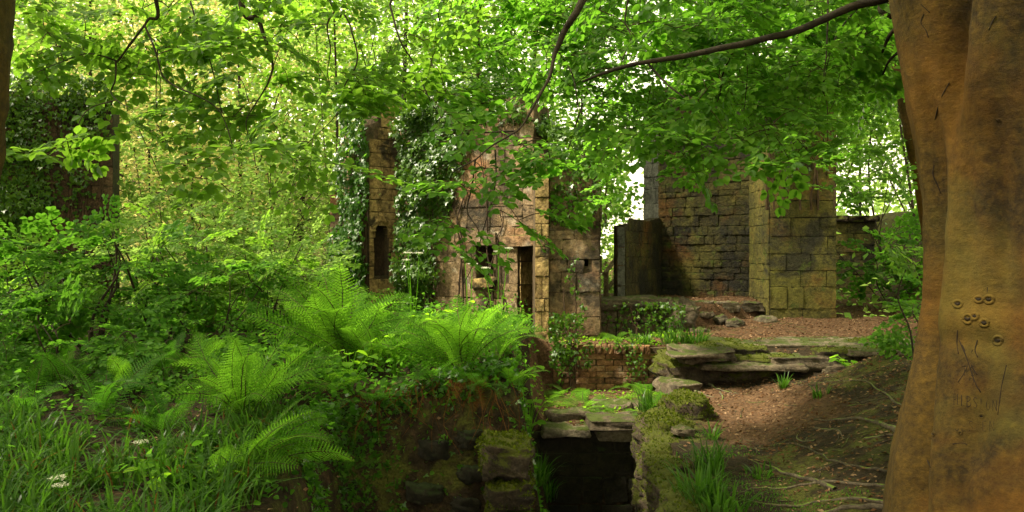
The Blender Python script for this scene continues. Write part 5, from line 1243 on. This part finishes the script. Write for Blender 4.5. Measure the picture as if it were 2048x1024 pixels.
# ------------------------------------------------------------------ background trees
def tree(x, y, h, tr_, cr, cz, n, leaf, label, m='far', seed=0, lean=(0, 0), per=40, gap=None, ivy=0, cb=.35, spread=.55):
    """x, y foot; h height; tr_ trunk radius; cr crown radius; crown from cb*h up"""
    rng = np.random.default_rng(seed + 1200); gz = float(height(x, y)); p = np.array([x, y, gz - .2])
    tr_ *= .45
    th = thing('woodland_tree', label, 'tree', (x, y, gz), 'trees standing behind the ruins')
    top = p + np.array([lean[0], lean[1], h * .85]); mid = p * .5 + top * .5 + rng.normal(size=3) * .25
    P_ = catmull([p, p * .75 + mid * .25 + rng.normal(size=3) * .05, mid, top], 7); a_ = Acc()
    V_, T_ = tube(P_, np.linspace(tr_, tr_ * .25, len(P_)), 10, .2, seed); a_.add(V_, T_); a_.build('trunk', M['bark_dark'], th)
    K = max(8, n // per); d_ = rand_unit(K, rng); cc = p + np.array([lean[0] * .7, lean[1] * .7, h * (cb + 1) / 2])
    C = cc + d_ * (rng.random(K) ** .33)[:, None] * np.array([cr, cr, h * (1 - cb) / 2])
    for q in range(min(K, 8) if y < 14.6 else 3):
        k = int(len(P_) * (.3 + .6 * q / 8)); V_, T_ = tube(catmull([P_[k], (P_[k] + C[q]) / 2 + [0, 0, .25], C[q]], 4), np.linspace(tr_ * .3, .008, 9), 5, .2)
        b_ = Acc(); b_.add(V_, T_); b_.build('branch', M['bark_dark'], th)
    P = (C[:, None] + rng.normal(size=(K, per, 3)) * np.array([spread, spread, spread * .38])).reshape(-1, 3)
    if gap is not None:
        u_, v_ = proj(P); ok = np.ones(len(P), bool)
        for (g0, g1, g2, g3, pr_) in gap:
            e = 16 * vnoise(u_ / 20, v_ / 20, 0, 5); ok &= ~((u_ + e > g0) & (u_ + e < g1) & (v_ + e > g2) & (v_ + e < g3) & (rng.random(len(P)) < pr_))
        P = P[ok]
    k = len(P); fw_ = rng.normal(size=(k, 3)) * np.array([1, 1, .4]); nr = rng.normal(size=(k, 3)) * .6 + np.array([0, -.3, .8])
    a_ = Acc(); put_leaves(a_, 'simple', P, frames(fw_, nr), leaf * rng.uniform(.6, 1.3, k)); a_.build('crown', M[m], th, kind='stuff')
    return th
GAP = [(1258, 1292, 335, 440, .97), (480, 550, -40, 35, .9), (1700, 1770, 400, 450, .5)]
BT = [ # u, Y, height, trunk r, crown r, n, leaf, label, material, lean, crown base
 (470, 17, 9, .16, 2.6, 9000, .12, 'yellow green tree glowing in the gap left of the tower', 'far', (0, 0), .03),
 (340, 20, 10, .2, 3.2, 10000, .13, 'wide sunlit tree behind the ivy wall end', 'far_highlight', (.5, 0), .03),
 (180, 17, 9, .18, 2.8, 5500, .13, 'pale tree standing straight behind the ivy wall', 'far', (0, 0), .3),
 (30, 18, 10, .2, 3.0, 5000, .14, 'tree behind the ivy wall near the leaning trunk', 'far', (0, 0), .3),
 (600, 22, 11, .22, 3.2, 10000, .14, 'tree with yellowish crown just left of the ivy column', 'far', (0, 0), .03),
 (665, 15.5, 8, .12, 1.3, 2600, .10, 'slender ivy clad tree close to the tower flank', 'beech_l', (0, 0), .25),
 (820, 19, 11, .24, 3.0, 6000, .14, 'tree rising behind the ivied tower top', 'beech_l', (0, 0), .35),
 (960, 16.5, 9, .2, 2.4, 4200, .12, 'dark leaved tree growing out behind the tower', 'ivy', (0, 0), .42),
 (1090, 19, 10, .22, 2.8, 6000, .14, 'green tree above the square block', 'beech', (0, 0), .3),
 (1190, 20, 9, .14, 1.7, 3800, .13, 'tree left of the bright sky gap by the railing', 'beech', (-.3, 0), .12),
 (1330, 22, 13, .25, 3.4, 5500, .15, 'tall tree behind the dark wall', 'beech', (0, 0), .4),
 (1480, 18, 11, .25, 3.2, 6500, .13, 'dense dark tree over the dark wall', 'beech', (0, 0), .42),
 (1640, 19, 10, .2, 2.8, 6000, .13, 'tree behind the buttress', 'beech', (0, 0), .28),
 (1730, 20, 9, .09, 2.4, 4200, .13, 'thin tree over the far wall', 'beech_l', (0, 0), .30),
 (1770, 17.5, 6, .08, 2.2, 4200, .12, 'leafy tree closing the gap over the far wall coping', 'beech_l', (0, 0), .2),
 (1835, 16, 8, .08, 2.0, 3600, .12, 'slim sapling tree on the bank past the far wall', 'far', (-.8, 0), .28),
 (1960, 19, 9, .2, 3, 2500, .14, 'tree hidden mostly by the big beech', 'beech', (0, 0), .2),
 (-120, 14, 8, .2, 2.4, 3000, .12, 'tree beyond the frame edge of the ivy wall', 'beech_l', (0, 0), .3),
 (400, 14.5, 4.2, .07, 1.9, 4200, .09, 'low bright understorey tree in the sunny gap', 'far', (0, 0), .05),
 (540, 14.5, 3.6, .06, 1.7, 3600, .09, 'low leafy tree left of the broken wall end', 'far', (0, 0), .05),
 (300, 15.5, 5.5, .07, 1.9, 4200, .10, 'understorey tree touching the ivy wall end', 'far_highlight', (0, 0), .05),
 (250, 30, 15, .3, 5, 8000, .24, 'large far tree with warm pinkish highlights painted into its leaves', 'far_highlight', (0, 0), .15),
 (520, 32, 15, .3, 5, 8000, .25, 'large far tree with sunlit yellow crown', 'far_highlight', (0, 0), .1),
 (80, 34, 16, .3, 5, 6000, .26, 'big far tree in the upper corner', 'far', (0, 0), .15),
 (760, 34, 17, .3, 5, 6000, .26, 'big far tree behind the tower', 'far', (0, 0), .15),
 (1180, 42, 13, .25, 4, 4500, .3, 'pale far tree beyond the railing', 'far', (-2, 0), .1),
 (1560, 34, 15, .3, 6, 6000, .27, 'far tree beyond the buttress', 'far', (0, 0), .1),
 (1830, 32, 12, .3, 5, 5000, .25, 'far light tree beyond the bank', 'far', (0, 0), .18),
 (1020, 36, 17, .3, 5, 5000, .27, 'far tree over the tower roofline', 'far', (0, 0), .2)]
for k, (u, Yk, h, tr_, cr, n, leaf, lb, m, lean, cb) in enumerate(BT):
    tree((u - 1024) / F * Yk, Yk, h, tr_, cr, 0, n, leaf, lb, m, k, lean, gap=GAP, cb=cb, spread=.5 if Yk < 25 else .9)
# the slim leaning beech trunk just behind the big one
bs = thing('slender_beech', 'thin grey trunk leaning out from behind the huge beech', 'tree', (4.75, 9.0, .5))
P_ = catmull([(4.95, 9, .3), (4.78, 9, 1.4), (4.62, 9, 2.4), (4.45, 9, 3.2), (4.2, 9, 4.6), (4.0, 9, 6)], 8)
a_ = Acc(); V_, T_ = tube(P_, np.linspace(.11, .06, len(P_)), 14, .12, 4); a_.add(V_, T_); a_.build('trunk', M['bark'], bs)
rng = np.random.default_rng(5); T = np.array([W(rng.uniform(1660, 1800), rng.uniform(60, 400), rng.uniform(8.5, 10.5)) for _ in range(60)])
foliage(bs, T, list(P_[10:]), M['beech'], 9, .065, nobj=0)
wf = Acc(); rng = np.random.default_rng(12)
n = 26000; x_ = rng.uniform(-60, 45, n); y_ = rng.uniform(38, 60, n); hmax = 15 - 8.5 * S(x_, 3, 9) ; z_ = height(x_, y_, False) + rng.random(n) * hmax * np.clip(.7 + .5 * vnoise(x_ * .25, y_ * .25, 0, 5), .2, 1.1)
P = np.stack([x_, y_, z_], -1); u_, v_ = proj(P); P = P[~((u_ > 1255) & (u_ < 1295) & (v_ > 320) & (v_ < 450))]
put_leaves(wf, 'simple', P, frames(rand_unit(len(P), rng), rng.normal(size=(len(P), 3)) * .7 + [0, -.4, .7]), rng.uniform(.3, .6, len(P)))
tag(wf.build('far_woodland', M['far']), 'distant sunlit woodland closing the view', 'woodland', kind='stuff')
print('objects', len(bpy.data.objects), 'tris', sum(len(m.polygons) for m in bpy.data.meshes))
